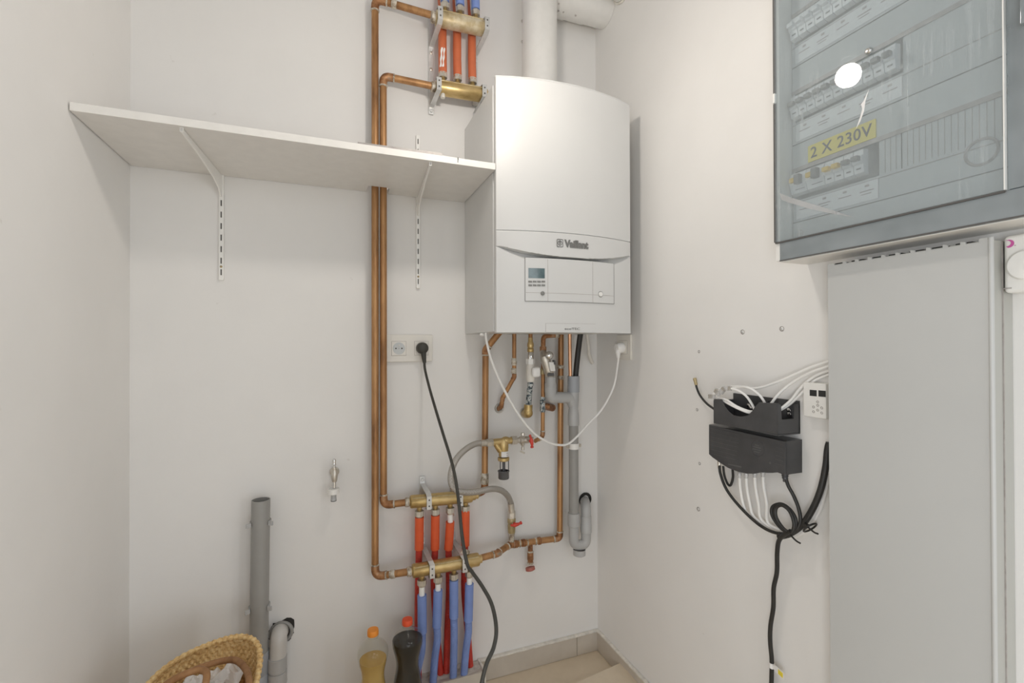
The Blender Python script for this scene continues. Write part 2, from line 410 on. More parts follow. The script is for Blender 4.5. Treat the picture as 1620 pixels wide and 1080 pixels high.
ax = (b2-a).normalized(); ay = V(0, 0, 1).cross(ax)
strip.obox((a+b2)/2+V(0, .010, .0045), ax*((b2-a).length/2), ay*.010, V(0, 0, .004), .0006)
tag(build(strip, 'metal_strip', 'greystrip'), 'flat grey strip lying on the front of the white shelf', 'strip')
def upright(px, ztop, zbot, pe, label):
    x = oY(px, 400, YB-.008).x
    t = thing('shelf_bracket', label, 'shelf bracket', (x, YB, zbot), 'slotted shelf uprights with arms')
    w = .0062
    mb = MB().box((x-w, YB-.009, zbot), (x+w, YB-.0005, ztop), .0012)
    build(mb, 'upright', 'bracket', t)
    mb = MB(); z = zbot+.014; scr = []
    k = 0
    while z < ztop-.02:
        if k in (1,) or z > ztop-.035 and z < ztop-.01: pass
        mb.box((x-.0016, YB-.0096, z), (x+.0016, YB-.0088, z+.017)); z += .033; k += 1
    build(mb, 'slots', 'slot', t)
    for zz in (zbot+.037, sz1+.022):
        build(MB().lathe([(.0033, 0), (.0033, .0006), (.0018, .0016), (0, .0016)], (x, YB-.0092, zz+.0015), (0, -1, 0), 12), 'screw', 'brass_dull', t)
    # arm, slightly skewed, from the upright to the front of the shelf
    e = oY(*pe, 1.243)
    e.z = sz0-.001
    d = (e-V(x, YB-.009, e.z)); n = d.normalized(); sdv = V(-n.y, n.x, 0)
    o0 = V(x, YB-.009, sz0-.001)
    side = [o0, o0+d, o0+d+V(0, 0, -.009), o0+d*.62+V(0, 0, -.016), o0+d*.25+V(0, 0, -.030), o0+d*.08+V(0, 0, -.044), o0+d*.02+V(0, 0, -.062), o0+V(0, 0, -.062)]
    mb = MB().prism([p-sdv*.002 for p in side], sdv*.004)
    mb.obox(o0+d+V(0, 0, -.002)-n*.002, sdv*.0035, n*.002, V(0, 0, .007), .0008)
    build(mb, 'arm', 'bracket', t)
upright(350, 1.755, oY(350, 443, YB-.008).z, (287, 203), 'white slotted upright with angled arm under the left half of the shelf')
upright(661.5, oY(662, 214, YB-.008).z, oY(662, 456, YB-.008).z, (681, 258), 'white slotted upright with arm between the copper risers and boiler')

# ------------------------------------------------------------------ boiler
bx0, bx1, bz0, bz1, bf = .4325, .8765, 1.1935, 1.913, 1.2335
xc, hw = (bx0+bx1)/2, (bx1-bx0)/2
def ss(a, b, x): t = max(0, min(1, (x-a)/(b-a))); return t*t*(3-2*t)
def front(x, z):
    u = (x-xc)/hw
    y = bf-.036*(1-min(1, u*u))
    e = max(0, 1-abs(u)**2.2)
    zl = 1.436-.028*e                      # lip of the grip band
    if zl < z < 1.4785: y -= .0065*ss(1.4785, 1.474, z)*e**.4
    zr = zl-.001-.030*e                    # bottom of the finger recess
    if z <= zl and z > zr and e > .03:
        t = (zl-z)/(zl-zr)
        y += .026*e**.6*(1-t)**.75
    if z <= zr or e <= .03: pass
    if 1.4775 < z < 1.4800: y += .0035
    return y
t = thing('gas_boiler', 'white wall-hung gas boiler with curved front beside the shelf', 'boiler', (xc, 1.56, bz0))
build(MB().box((bx0, 1.262, bz0+.002), (bx1, YB-.001, bz1-.012), .004), 'casing', 'boiler', t)
build(MB().box((bx0+.004, 1.2455, bz0+.004), (bx1-.004, 1.2635, bz1-.014), .003), 'side_frame', 'boiler', t)
zs = sorted(set([bz0, bz0+.002]+[bz0+.01+i*.012 for i in range(15)]+[1.372+i*.0012 for i in range(92)]+[1.4772, 1.4777, 1.4799, 1.4805]+[1.49+i*.02 for i in range(21)]+[bz1-.006, bz1-.002, bz1]))
zs = [z for z in zs if z <= bz1]
mb = MB(); NX = 72; rows = []
for z in zs:
    row = []
    for i in range(NX+1):
        x = bx0+(bx1-bx0)*i/NX; y = front(x, z)
        if z > bz1-.004: y += .003
        row.append(mb.bm.verts.new((x, y, z)))
    rows.append(row)
for A, B in zip(rows, rows[1:]):
    for i in range(NX): mb.bm.faces.new((A[i], A[i+1], B[i+1], B[i]))
# returns: left, right, top, bottom
for side in (0, NX):
    bk = [mb.bm.verts.new((r[side].co.x, 1.2465, r[side].co.z)) for r in rows]
    for j in range(len(rows)-1): mb.bm.faces.new((rows[j][side], rows[j+1][side], bk[j+1], bk[j]))
for r in (rows[0], rows[-1]):
    bk = [mb.bm.verts.new((v.co.x, 1.2465, v.co.z)) for v in r]
    for i in range(NX): mb.bm.faces.new((r[i], r[i+1], bk[i+1], bk[i]))
bmesh.ops.remove_doubles(mb.bm, verts=mb.bm.verts, dist=1e-6)
build(mb, 'front_cover', 'boiler', t, 30)
def bfront(px, py):
    Y = 1.21
    for k in range(6): p = oY(px, py, Y); Y = front(p.x, p.z)
    return p
def curved(x0, x1, z0, z1, off, th, name, mat, parent, nu=24, nv=4, base=None, rc=0):
    base = base or (lambda x, z: bf-.036*(1-min(1, ((x-xc)/hw)**2)))
    mb = MB(); outer = []
    f = lambda u, v: V(x0+(x1-x0)*u, base(x0+(x1-x0)*u, 0)-off, z0+(z1-z0)*v)
    mb.grid(f, nu, nv)
    g = lambda u, v: f(u, v)+V(0, th, 0)
    n = len(mb.bm.verts); mb.grid(g, nu, nv)
    mb.bm.verts.ensure_lookup_table(); vs = list(mb.bm.verts); W = nv+1
    loop = [i*W for i in range(nu+1)]+[nu*W+j for j in range(1, W)]+[i*W+nv for i in range(nu-1, -1, -1)]+[j for j in range(nv-1, 0, -1)]
    for a, b3 in zip(loop, loop[1:]+loop[:1]): mb.bm.faces.new((vs[a], vs[b3], vs[n+b3], vs[n+a]))
    return build(mb, name, mat, parent)
q = lambda px, py: bfront(px, py)
pa, pb, pcn, pd = q(830, 409), q(968, 417), q(830, 476), q(968, 480)
px0, px1, pz0, pz1 = pa.x, pb.x, (pcn.z+pd.z)/2, (pa.z+pb.z)/2
cp = curved(px0, px1, pz0, pz1, .0030, .004, 'control_panel', 'boiler', t)
curved(px0-.0012, px1+.0032, pz0-.0014, pz1+.0012, .0012, .0015, 'panel_gap', 'btn', cp)
xs1 = q(866, 440).x; xs2 = q(937, 440).x
for xx in (xs1, xs2): curved(xx-.0005, xx+.0005, pz0, pz1-.002, .0032, .001, 'panel_seam', 'greystrip', cp, 1)
curved(px0+.001, px1-.001, pz0+.0225, pz0+.0235, .0032, .001, 'panel_seam', 'greystrip', cp)
a, b2 = q(835.3, 424), q(861, 440.5)
curved(a.x, b2.x, b2.z, a.z, .0038, .002, 'display', 'lcd', cp, 6)
for r_ in range(2):
    for k in range(4):
        p = q(838+k*6.9, 445.5+r_*5.8)
        build(MB().obox(p+V(0, -.0036, 0), V(.0052, -.0005, 0), V(0, .0012, 0), V(0, 0, .0025), .0006), 'button', 'btn', cp)
p = q(857.5, 464); build(MB().lathe([(.0058, 0), (.0058, .003), (.0045, .0045), (0, .005)], p+V(0, -.0028, 0), (0, -1, 0), 18), 'knob', 'btn', cp)
p = q(949, 465.5); build(MB().lathe([(.0070, 0), (.0070, .003), (.006, .0042), (0, .0045)], p+V(0, -.0028, 0), (0, -1, 0), 20), 'knob', 'plastic_white', cp)
build(MB().torus(p+V(0, -.0034, 0), (0, 1, 0), .0080, .0010, 22, 6), 'knob_ring', 'btn', cp)
a, b2 = q(863.5, 513), q(942, 526)
pl = curved(a.x, b2.x, bz0+.001, bz0+.0255, .0012, .002, 'name_plate', 'boiler', t)
curved(a.x-.0006, b2.x+.0006, bz0+.001, bz0+.0262, .0004, .001, 'plate_gap', 'greystrip', pl)
wb = lambda off: (lambda p: V(p.x, (bf-.036*(1-min(1, ((p.x-xc)/hw)**2)))-off+(p.y-1.0)*1.0, p.z))
def wtext(name, s, px, py, px2, hgt, par, off, bold=0):
    a, b2 = q(px, py), q(px2, py)
    text(name, s, .02, 'greytext', par, (a.x, 1.0, a.z), (1, 0, 0), (0, 0, 1), .0004, bold, (b2.x-a.x, hgt), wb(off))
wtext('lettering', 'ecoTEC', 893, 521.5, 917, .0062, pl, .0016, .0)
lg = q(892, 392); lg2 = q(930, 392)
wtext('lettering', 'Vaillant', 892.5, 391.2, 930.5, .0225, t, .0077, .0011)
# square emblem beside the lettering: a ring with a long-eared head
a, b2 = q(881, 389.8), q(890.5, 389.8); ex, ez, es = (a.x+b2.x)/2, (lg.z+.0125), (b2.x-a.x)/2*1.02
ey = bf-.036*(1-((ex-xc)/hw)**2)-.0070
mb = MB(); ez += .0005
pts = []
for cx, cz, a0 in ((1, 1, 0), (-1, 1, 90), (-1, -1, 180), (1, -1, 270)):
    for k in range(4): th = math.radians(a0+30*k); pts.append(V(ex+es*(cx*.72+.28*math.cos(th)), ey, ez+es*1.12*(cz*.72+.28*math.sin(th))))
mb.tube(pts, .0011, 6, closed=True)
mb.torus((ex, ey, ez), (0, 1, 0), es*.66, .0011, 20, 6)
mb.sphere((ex, ey, ez-es*.12), es*.26, (1, .4, 1), 10, 8)
for s_ in (-1, 1): mb.tube([V(ex+s_*es*.12, ey, ez), V(ex+s_*es*.22, ey, ez+es*.52)], es*.10, 6)
build(mb, 'emblem', 'greytext', t)

# ------------------------------------------------------------------ flue
t = thing('flue_pipe', 'white round flue pipe rising from the boiler to the right wall', 'flue pipe', (.655, 1.437, bz1))
fx, fy, fr = .6605, 1.437, .0592
build(MB().tube(fillet([V(fx, fy, bz1-.006), V(fx, fy, 2.392), V(.72, 1.475, 2.392), V(.76, 1.475, 2.392)], .05)[0], fr, 40), 'riser', 'flue', t)
build(MB().lathe([(fr+.004, 0), (fr+.004, .012), (fr, .014)], (fx, fy, bz1-.012), (0, 0, 1), 40), 'boiler_collar', 'flue', t)
hz, hy = 2.394, 1.485
build(MB().tube([V(.70, hy, hz), V(XR-.001, hy, hz)], .0605, 40), 'wall_pipe', 'flue', t)
build(MB().pipe(V(.748, hy, hz), V(.792, hy, hz), .0655, .060, 40), 'sleeve', 'flue', t)
build(MB().pipe(V(.792, hy, hz), V(.868, hy, hz), .0630, .060, 40), 'sleeve', 'flue', t)
for px, py in ((887, 41), (894.5, 42.5), (914, 48), (883, 3.5)):
    p = oY(px, py, 1.455); d = (p-V(p.x, hy, hz)); n = V(0, d.y, d.z).normalized()
    build(MB().sphere(V(p.x, hy, hz)+n*.0650, .0032, (1, 1, 1), 10, 8), 'screw', 'greystrip', t)
for py in (29, 62):
    p = oY(823.5, py, fy); build(MB().sphere(V(fx-fr, fy+.01, p.z), .004, (1, 1, 1), 10, 8), 'screw', 'greystrip', t)
p = oX(988, -14, XR)
t2 = thing('wall_collar', 'white ribbed collar on the right wall above the flue', 'collar', p)
mb = MB(); prof = [(.03, 0)]
for k in range(5): prof += [(.062-k*.004, k*.012), (.062-k*.004, k*.012+.007), (.056-k*.004, k*.012+.009)]
prof += [(.03, .06), (.03, 0)]
build(mb.lathe(prof, p+V(-.001, 0, .035), (-1, 0, 0), 36), 'ribbed_ring', 'flue', t2)
build(MB().torus(p+V(-.003, 0, .035), (1, 0, 0), .066, .004, 36, 8), 'sealant', 'grout', t2)

# ------------------------------------------------------------------ copper runs
def ring(mb, c, d, r, w=.003): mb.lathe([(r*1.0, -w), (r*1.22, -w*.5), (r*1.26, w*.3), (r*1.02, w)], c, d, 18)
def copper_run(t, pts, r, bend=.018, mat='copper', rings=True, skip=()):
    path, arcs = fillet(pts, bend)
    build(MB().tube(path, r, 20), 'pipe', mat, t)
    for i, (arc, d1, d2) in enumerate(arcs):
        if i in skip: continue
        e = MB().tube([arc[0]-d1*r*1.0]+arc+[arc[-1]+d2*r*1.0], r*1.13, 20); build(e, 'elbow', 'copper_dull', t)
        if rings:
            mb = MB(); ring(mb, arc[0]-d1*r*1.0, d1, r); build(mb, 'solder_joint', 'solder', t)
            mb = MB(); ring(mb, arc[-1]+d2*r*1.0, d2, r); build(mb, 'solder_joint', 'solder', t)
Y1, Y2 = 1.50, 1.467            # rear (red) and front (blue) manifold bars
R22 = .0108
g = 'copper heating pipes'
pA = [oY(688, 25.5, 1.475), oY(593.3, -2, 1.520), oY(593.4, 912, 1.520), oY(655, 902.8, Y2)]
t = thing('copper_pipe', 'outermost copper riser, left of the touching pair behind the shelf', 'pipe', (.125, 1.52, .6), g)
copper_run(t, pA, R22, .022)
c = oY(627, 8, 1.502); d = (pA[0]-pA[1]).normalized(); mb = MB(); mb.lathe([(R22*1.05, -.008), (R22*1.3, -.006), (R22*1.25, .004), (R22*1.05, .009)], pA[1]+d*.060, d, 16); build(mb, 'solder_joint', 'solder', t)
mb = MB(); d = (pA[3]-pA[2]).normalized(); mb.lathe([(R22*1.02, 0), (R22*1.2, .004), (R22*1.25, .014), (R22*1.05, .018)], pA[2]+d*.048, d, 16); build(mb, 'solder_joint', 'solder', t)
pB = [oY(688, 137, Y1), oY(606.3, 120, 1.522), oY(606.8, 799, 1.522), oY(652, 793.2, Y1)]
t = thing('copper_pipe', 'inner copper riser, right of the touching pair behind the shelf', 'pipe', (.155, 1.52, .85), g)
copper_run(t, pB, R22, .020)
# ------------------------------------------------------------------ manifolds
def manifold(label, pl_, pr_, Y, r, ports, updown, tapR=0, bm_='brass'):
    A, B = oY(*pl_, Y), oY(*pr_, Y); d = (B-A).normalized(); L = (B-A).length
    t = thing('manifold', label, 'manifold', (A+B)/2, 'brass heating manifolds')
    prof = [(r*.55, -.012), (r*.62, -.010), (r*.62, -.002), (r*.93, .0), (r, .004), (r, L-.004), (r*.93, L)]
    if tapR: prof += [(r*.70, L+.002), (r*.66, L+.012), (r*.5, L+.014), (r*.5, L+.022)]
    else: prof += [(r*.62, L+.002), (r*.60, L+.010)]
    build(MB().lathe(prof, A, d, 22), 'bar', bm_, t, 25)
    build(MB().lathe([(r*.66, -.016), (r*.72, -.014), (r*.72, -.006), (r*.66, -.004)], A, d, 18), 'inlet_collar', 'solder', t)
    mb = MB()
    up_ = V(0, 0, 1)
    mb.tube([A+d*.006+V(0, -r*.70, r*.70), B-d*.006+V(0, -r*.70, r*.70)], .0025, 8)
    build(mb, 'casting_rib', 'brass_dull', t)
    for k, (px, py) in enumerate(ports):
        p = oY(px, py, Y); s_ = (p.x-A.x)/d.x; c = A+d*s_
        z = V(0, 0, updown)
        mb = MB().lathe([(.0085, r*.8), (.0085, r+.006), (.0070, r+.008), (.0070, r+.012)], c, z, 14); build(mb, 'port', 'brass', t)
        n = MB().hexa(c+z*(r+.010), c+z*(r+.026), .0145, 8); n.cyl(c+z*(r+.024), c+z*(r+.031), .0118, .0105, 16)
        build(n, 'union_nut', 'nickel', t)
        outs.append(c+z*(r+.029))
    return t, A, B, d
outs = []
mU2, A, B, d = manifold('top brass manifold of the upper group, with three blue sleeves above', (690, 28.5), (765, 45), 1.465, .0245, [(704, 30), (728, 36), (752.5, 41)], 1, 0, 'brass_dusty'); o_blueU = outs; outs = []
mU1, A1, B1, d1 = manifold('lower brass manifold of the upper group, with three orange sleeves above', (690, 138), (769, 151.5), Y1, .0235, [(700.6, 140), (724, 143), (747.5, 147)], 1); o_redU = outs; outs = []
p = oY(700, 154, Y1); build(MB().cyl(V(p.x, Y1-.004, p.z+.02), V(p.x, Y1-.004, p.z-.004), .0075), 'air_plug', 'grout', mU1)
mL1, A2, B2, d2 = manifold('brass manifold of the lower group with orange sleeves hanging below', (649, 793.6), (746, 784.5), Y1, .0205, [(663.5, 793), (688.7, 790), (712, 788), (736.5, 786)], -1, tapR=1); o_redL = outs; outs = []
mL2, A3, B3, d3 = manifold('lowest brass manifold with four blue sleeves hanging below', (652.5, 903), (757, 884.3), Y2, .0210, [(667.5, 900), (693, 896), (718, 891), (742.5, 887)], -1); o_blueL = outs; outs = []
p = oY(736, 878, Y2); build(MB().sphere((p.x, Y2+.003, p.z+.008), .011, (1.5, 1, .8)), 'weld_lump', 'solder', mL2)
# zinc straps that carry each pair
def strap(label, x1, y1, x2, y2, ya, yb, ext, screws, low_first):
    # (x1,y1): bar centre nearer the wall ; (x2,y2): front bar centre
    c1, c2 = oY(x1, y1, Y1), oY(x2, y2, Y2 if low_first else 1.465)
    xw = (c1.x+c2.x)/2
    t = thing('manifold_strap', label, 'strap', (xw, YB, min(c1.z, c2.z)), 'zinc straps holding the manifolds')
    zt = oY(x1, ya, YB-.003).z; zb = oY(x1, yb, YB-.003).z
    mb = MB()
    mb.obox((xw-.008, YB-.003, (zt+zb)/2), (.0095, 0, 0), (0, .002, 0), (0, 0, (zt-zb)/2), .0015)
    build(mb, 'rail', 'zinc', t)
    for c, yy, r in ((c1, Y1, .0235), (c2, 1.465, .0235)):
        s_ = -1 if not low_first else 1
        yf = yy-r-.0025
        zz = [c.z+s_*.062, c.z+s_*.040, c.z+s_*.036, c.z+s_*.027, c.z+s_*.019, c.z-s_*.020, c.z-s_*.024]
        yyv = [YB-.006, YB-.007, YB-.012, yf+.012, yf, yf, yf+.02]
        xx = [xw-.008, xw-.008, xw-.006, xw-.002, c.x+.0, c.x, c.x]
        mb = MB(); pts = [V(x, y, z) for x, y, z in zip(xx, yyv, zz)]
        for p0, p1 in zip(pts, pts[1:]):
            dd = (p1-p0); n = V(1, 0, 0).cross(dd).normalized()
            mb.obox((p0+p1)/2, V(.0078, 0, 0), dd*.5+dd.normalized()*.0008, n*.0013)
        cl = build(mb, 'clamp', 'zinc', t)
        for k in (-1, 1):
            build(MB().cyl(V(c.x, yf-.0021, c.z+k*.0095-s_*.001), V(c.x, yf-.001, c.z+k*.0095-s_*.001), .0026, seg=12), 'slot', 'slot', cl)
        build(MB().lathe([(.0052, 0), (.0052, .003), (.004, .004), (0, .004)], V(xw-.008, YB-.0075, c.z+s_*.052), (0, -1, 0), 14), 'bolt', 'zinc', t)
    for py in screws:
        p = oY(x1, py, YB-.005); build(MB().lathe([(.0055, 0), (.0055, .002), (.003, .0035), (0, .0035)], V(xw-.008, YB-.005, p.z), (0, -1, 0), 14), 'screw', 'nickel', t)
strap('zinc strap on the left end of the two lower manifolds', 676.5, 791, 681, 897.5, 752, 880, 0, (757, 818, 842), True)
strap('zinc strap on the right part of the two lower manifolds, partly behind the black cord', 725.5, 786, 732, 888.5, 745, 872, 0, (812, 835), True)
strap('zinc strap on the left end of the two upper manifolds', 692, 139, 694, 29, 20, 178, 0, (86, 112, 172), False)
strap('zinc strap at the right end of the two upper manifolds beside the boiler', 763, 150, 767, 45, 36, 170, 0, (95, 120), False)

# ------------------------------------------------------------------ floor heating tubes
def corr(mb, pts, r, pitch=.0048):
    pts = smooth(pts, 14); L = [0]
    for a, b3 in zip(pts, pts[1:]): L.append(L[-1]+(b3-a).length)
    n = max(8, int(L[-1]/pitch)*4); out = []; rr = []
    for k in range(n+1):
        s_ = L[-1]*k/n; i = 0
        while i < len(L)-2 and L[i+1] < s_: i += 1
        f = (s_-L[i])/max(1e-9, L[i+1]-L[i]); out.append(pts[i].lerp(pts[i+1], f)); rr.append(r*(1.0 if k % 4 < 2 else .86))
    mb.tube(out, rr, 16); return mb
names4 = ['leftmost', 'second from left', 'third from left', 'rightmost']
rs = [(663.5, 817), (688.7, 814), (712.5, 825), (736.5, 806)]
rfeet = [(662, 1056), (697, 1052), (706, 1050), (744, 1042)]
for k in range(4):
    top = o_redL[k]; st = oY(*rs[k], Y1)
    t = thing('heating_tube', names4[k]+' of the four orange-sleeved tubes hanging under the lower manifold group', 'tube', top, 'orange and red floor heating tubes')
    xo = (rs[k][0], 870+jit(6)); se = oY(xo[0]-(3 if k == 2 else .5), 868 if k != 3 else 862, 1.512)
    mid = oY(rs[k][0]-2, 930, 1.524); ft = oY(*rfeet[k], 1.537); ft.z = .072
    build(MB().tube([top+V(0, 0, .002), st, se], .0088, 14), 'inner_pipe', 'pex', t)
    w = .0140
    build(MB().tube(smooth([V(top.x, st.y, st.z), st.lerp(se, .5)+V(0, 0, 0), se], 6), w, 20), 'sleeve', 'orange', t)
    mb = MB(); corr(mb, [se+V(0, 0, .004), mid, mid.lerp(ft, .5)+V(jit(.002), 0, 0), ft], .0108); build(mb, 'corrugated_conduit', 'red', t)
bs = [(667.5, 941, 1000), (693, 933, 990), (718, 916.5, 976), (742.5, 923, 981)]
bpath = [[(668, 1001), (667, 1030), (660, 1062), (658, 1076)], [(691, 991), (692, 1010), (688, 1040), (685, 1066)], [(718, 977), (718.5, 1000), (718, 1030), (717, 1063)], [(741, 982), (741, 1000), (737, 1030), (734, 1059)]]
for k in range(4):
    top = o_blueL[k]; x, y0, y1 = bs[k]
    t = thing('heating_tube', names4[k]+' of the four blue-sleeved tubes under the lowest manifold', 'tube', top, 'blue floor heating tubes')
    a, e = oY(x, y0, Y2), oY(bpath[k][0][0], y1, 1.472)
    build(MB().tube([top+V(0, 0, .002), a, e], .0088, 14), 'inner_pipe', 'pex', t)
    build(MB().tube([a, a.lerp(e, .5), e], .0142, 20), 'sleeve', 'blue', t)
    yd = [1.472, 1.476, 1.490, 1.507]
    pts = [oY(*bp, yy) for bp, yy in zip(bpath[k], yd)]; pts[-1].z = .071
    mb = MB(); corr(mb, [e+V(0, 0, .004)]+pts[1:], .0118); build(mb, 'corrugated_conduit', 'blue_con', t)
names3 = ['left', 'middle', 'right']
for k, (px, py1) in enumerate(((700.8, 118.5), (724, 123.5), (747.5, 128))):
    top = o_redU[k]; a = oY(px, py1, Y1)
    t = thing('heating_tube', names3[k]+' of the three faded orange sleeves between the two upper manifolds'+(', with white lettering' if k == 0 else ''), 'tube', top, 'orange tubes of the upper group')
    e = V(a.x-.002, 1.512, 1.465+.55); e = oY(px-1, 45, 1.513)
    build(MB().tube([top-V(0, 0, .002), V(a.x, Y1, a.z), e, e+V(0, .004, .40)], .0088, 14), 'inner_pipe', 'pex', t)
    build(MB().tube([V(top.x, Y1, a.z), V(a.x, 1.506, a.z+.06), e], .0138, 20), 'sleeve', 'orange_up', t)
    build(MB().tube([e-V(0, 0, .004), e+V(-.004, .008, .12), e+V(-.004, .008, .45)], .0105, 16), 'conduit', 'orange_up', t)
    if k == 0:
        for j, (u0_, u1_, ph) in enumerate(((-.55, -.1, 0), (.15, .5, .02))):
            mb = MB()
            def blob(u, v, u0_=u0_, u1_=u1_):
                zz = .020+v*.066; th = -PI/2-.25+(u0_+(u1_-u0_)*u)*.9+.12*math.sin(zz*230+u*2)*(1 if 0 < u < 1 else .6)+(-v*.5+.25)*-.8
                c0_ = V(top.x, Y1, a.z); c1_ = V(a.x, 1.506, a.z+.06)
                c = c0_.lerp(c1_, zz/.06) if zz < .06 else c1_.lerp(e, (zz-.06)/(e.z-c1_.z))
                return V(c.x, c.y, a.z+zz)+V(math.cos(th), math.sin(th), 0)*.0142
            mb.grid(blob, 6, 24); o = build(mb, 'print', 'pex', t)
for k, (px, py) in enumerate(((704.4, 3), (728.3, 9.5), (752.8, 16))):
    top = o_blueU[k]; a = oY(px, py, 1.465)
    t = thing('heating_tube', names3[k]+' of the three blue sleeves rising out of the top manifold', 'tube', top, 'blue tubes of the upper group')
    build(MB().tube([top-V(0, 0, .002), top+V(0, 0, .3)], .0088, 14), 'inner_pipe', 'pex', t)
    build(MB().tube([V(top.x, 1.465, a.z), V(top.x, 1.47, a.z+.28)], .0138, 20), 'sleeve', 'blue', t)

# ------------------------------------------------------------------ boiler pipes
t = thing('copper_pipe', 'copper pipe bending from the boiler left corner down to the orange manifold', 'pipe', oY(767, 700, 1.50), g)
pts = [oY(797, 517, 1.47), oY(768.2, 553, 1.510), oY(766.8, 776, 1.514), oY(746, 784, Y1)]
copper_run(t, pts, .0108, .02)
mb = MB(); p = oY(766.8, 757, 1.513); mb.lathe([(.0110, -.02), (.0135, -.016), (.0132, 0), (.0142, .006), (.0135, .016), (.011, .018)], p, (0, 0, -1), 16); build(mb, 'fitting', 'solder', t)
# pipe from the boiler right side down to the blue manifold
t = thing('copper_pipe', 'tall copper pipe right of the white valve, running down to the lowest manifold', 'pipe', oY(886, 700, 1.50), g)
YD = 1.527
pD = [oY(887.5, 518, YD), oY(885.6, 851, YD), oY(806, 861.5, YD), oY(786, 875.5, Y2+.01), oY(752, 884.5, Y2)]
copper_run(t, pD, .0105, .013)
for px, py in ((887, 580), (887, 597)):
    mb = MB(); ring(mb, oY(px, py, YD), (0, 0, 1), .0105, .007); build(mb, 'solder_joint', 'solder', t)
dD = (pD[2]-pD[1]).normalized()
for px, py, w in ((853, 855.2, .006), (828, 858.5, .008), (815, 860.3, .010)):
    p = oY(px, py, YD); mb = MB(); mb.lathe([(.0108, -w), (.0132, -w*.7), (.0132, w*.7), (.0108, w)], p, dD, 16); build(mb, 'fitting', 'copper_dull', t)
for px, py in ((847, 856), (834, 857.8), (822, 859.4)):
    mb = MB(); ring(mb, oY(px, py, YD), dD, .0105, .003); build(mb, 'solder_joint', 'solder', t)
# drain stub with red cap
p0, p1 = oY(839, 857, YD), oY(839, 897, YD)
mb = MB().tube([p0, p0.lerp(p1, .42)], .0088, 16); build(mb, 'drain_stub', 'copper_dull', t)
mb = MB().lathe([(.0085, 0), (.0108, .003), (.0112, .03), (.0095, .034), (.010, .042)], oY(839, 871, YD), (0, 0, -1), 16); build(mb, 'drain_fitting', 'copper_dull', t)
for py, w_ in ((872, .003), (890, .004)):
    mb = MB(); ring(mb, oY(839, py, YD), (0, 0, 1), .0095, w_); build(mb, 'solder_joint', 'solder', t)
cpn = oY(839, 899.5, YD); mb = MB().lathe([(.006, -.004), (.0165, -.006), (.0172, .004), (.010, .007), (0, .007)], cpn, (.12, -.3, -1), 12); build(mb, 'drain_cap', 'redcap', t)
# filling branch with ball valve standing on the run
t = thing('ball_valve', 'brass filling valve with red lever standing on the lower copper run', 'valve', oY(809.5, 852, YD), 'valves with red levers')
q0, q1 = oY(809.3, 856, YD), oY(809.3, 799, YD)
mb = MB().lathe([(.0098, 0), (.0098, .020), (.0112, .022), (.0112, .034), (.0098, .036)], q0, (0, 0, 1), 16); build(mb, 'nipple', 'solder', t)
z = lambda py: oY(809.3, py, YD).z
mb = MB(); ax0 = V(q0.x, YD, 0)
mb.lathe([(.0125, z(842)), (.0135, z(836)), (.0135, z(830)), (.0110, z(828)), (.0145, z(826)), (.0145, z(820)), (.0112, z(818))], ax0, (0, 0, 1), 18); build(mb, 'body', 'brass_dull', t)
mb = MB().hexa(V(q0.x, YD, z(819)), V(q0.x, YD, z(808)), .0140); build(mb, 'hex_end', 'nickel', t)
hc = V(q0.x+.003, YD-.024, z(826))
mb = MB().cyl(V(q0.x, YD-.010, z(826)), hc, .005, seg=12); mb.cyl(hc, hc+V(0, -.004, 0), .0055, seg=6); build(mb, 'stem', 'chrome', t)
def lever(c, dr, L0, L1, th=.0022, wd=.0062):
    dr = Vector(dr).normalized(); n = V(0, -1, 0); sd = dr.cross(n)
    mb = MB()
    pts = smooth([c-dr*L0+n*-.004, c-dr*L0*.4+n*.002, c+n*.002, c+dr*L1*.45+n*.002, c+dr*L1*.75+n*-.001, c+dr*L1+n*-.003], 5)
    rr = [wd*(.62+.38*abs(math.cos(PI*(i/(len(pts)-1)-.42)*1.6))) for i in range(len(pts))]
    rr[0] *= .6; rr[-1] *= .6
    mb.tube(pts, rr, 12); mb.cyl(c+V(0, .004, 0), c+V(0, -.004, 0), wd*1.15)
    return mb
build(lever(hc, (1, 0, .10), .014, .026), 'lever', 'redhandle', t)
# pipe E into the wall
t = thing('copper_pipe', 'short thin copper pipe bending left from the boiler into the wall', 'pipe', oY(812, 600, 1.50), g)
pts = [oY(813.5, 518, 1.49), oY(813.5, 596, 1.505), oY(795, 630, 1.53), oY(793, 643, 1.535), oY(788, 647, YB)]
copper_run(t, pts, .0072, .014, rings=False)
mb = MB().lathe([(.0075, 0), (.0092, .002), (.0092, .022), (.0075, .026)], oY(813.3, 566, 1.50), (0, 0, -1), 16); mb.lathe([(.0075, 0), (.0092, .002), (.0092, .018), (.0075, .02)], oY(812.8, 582, 1.503), (-.02, 0, -1), 16); build(mb, 'coupling', 'solder', t)
pw = oY(789.5, 645.5, YB); mb = MB().torus(pw+V(0, -.002, 0), (0, 1, 0), .0135, .004, 20, 8); build(mb, 'hole_rim', 'mortar', t)
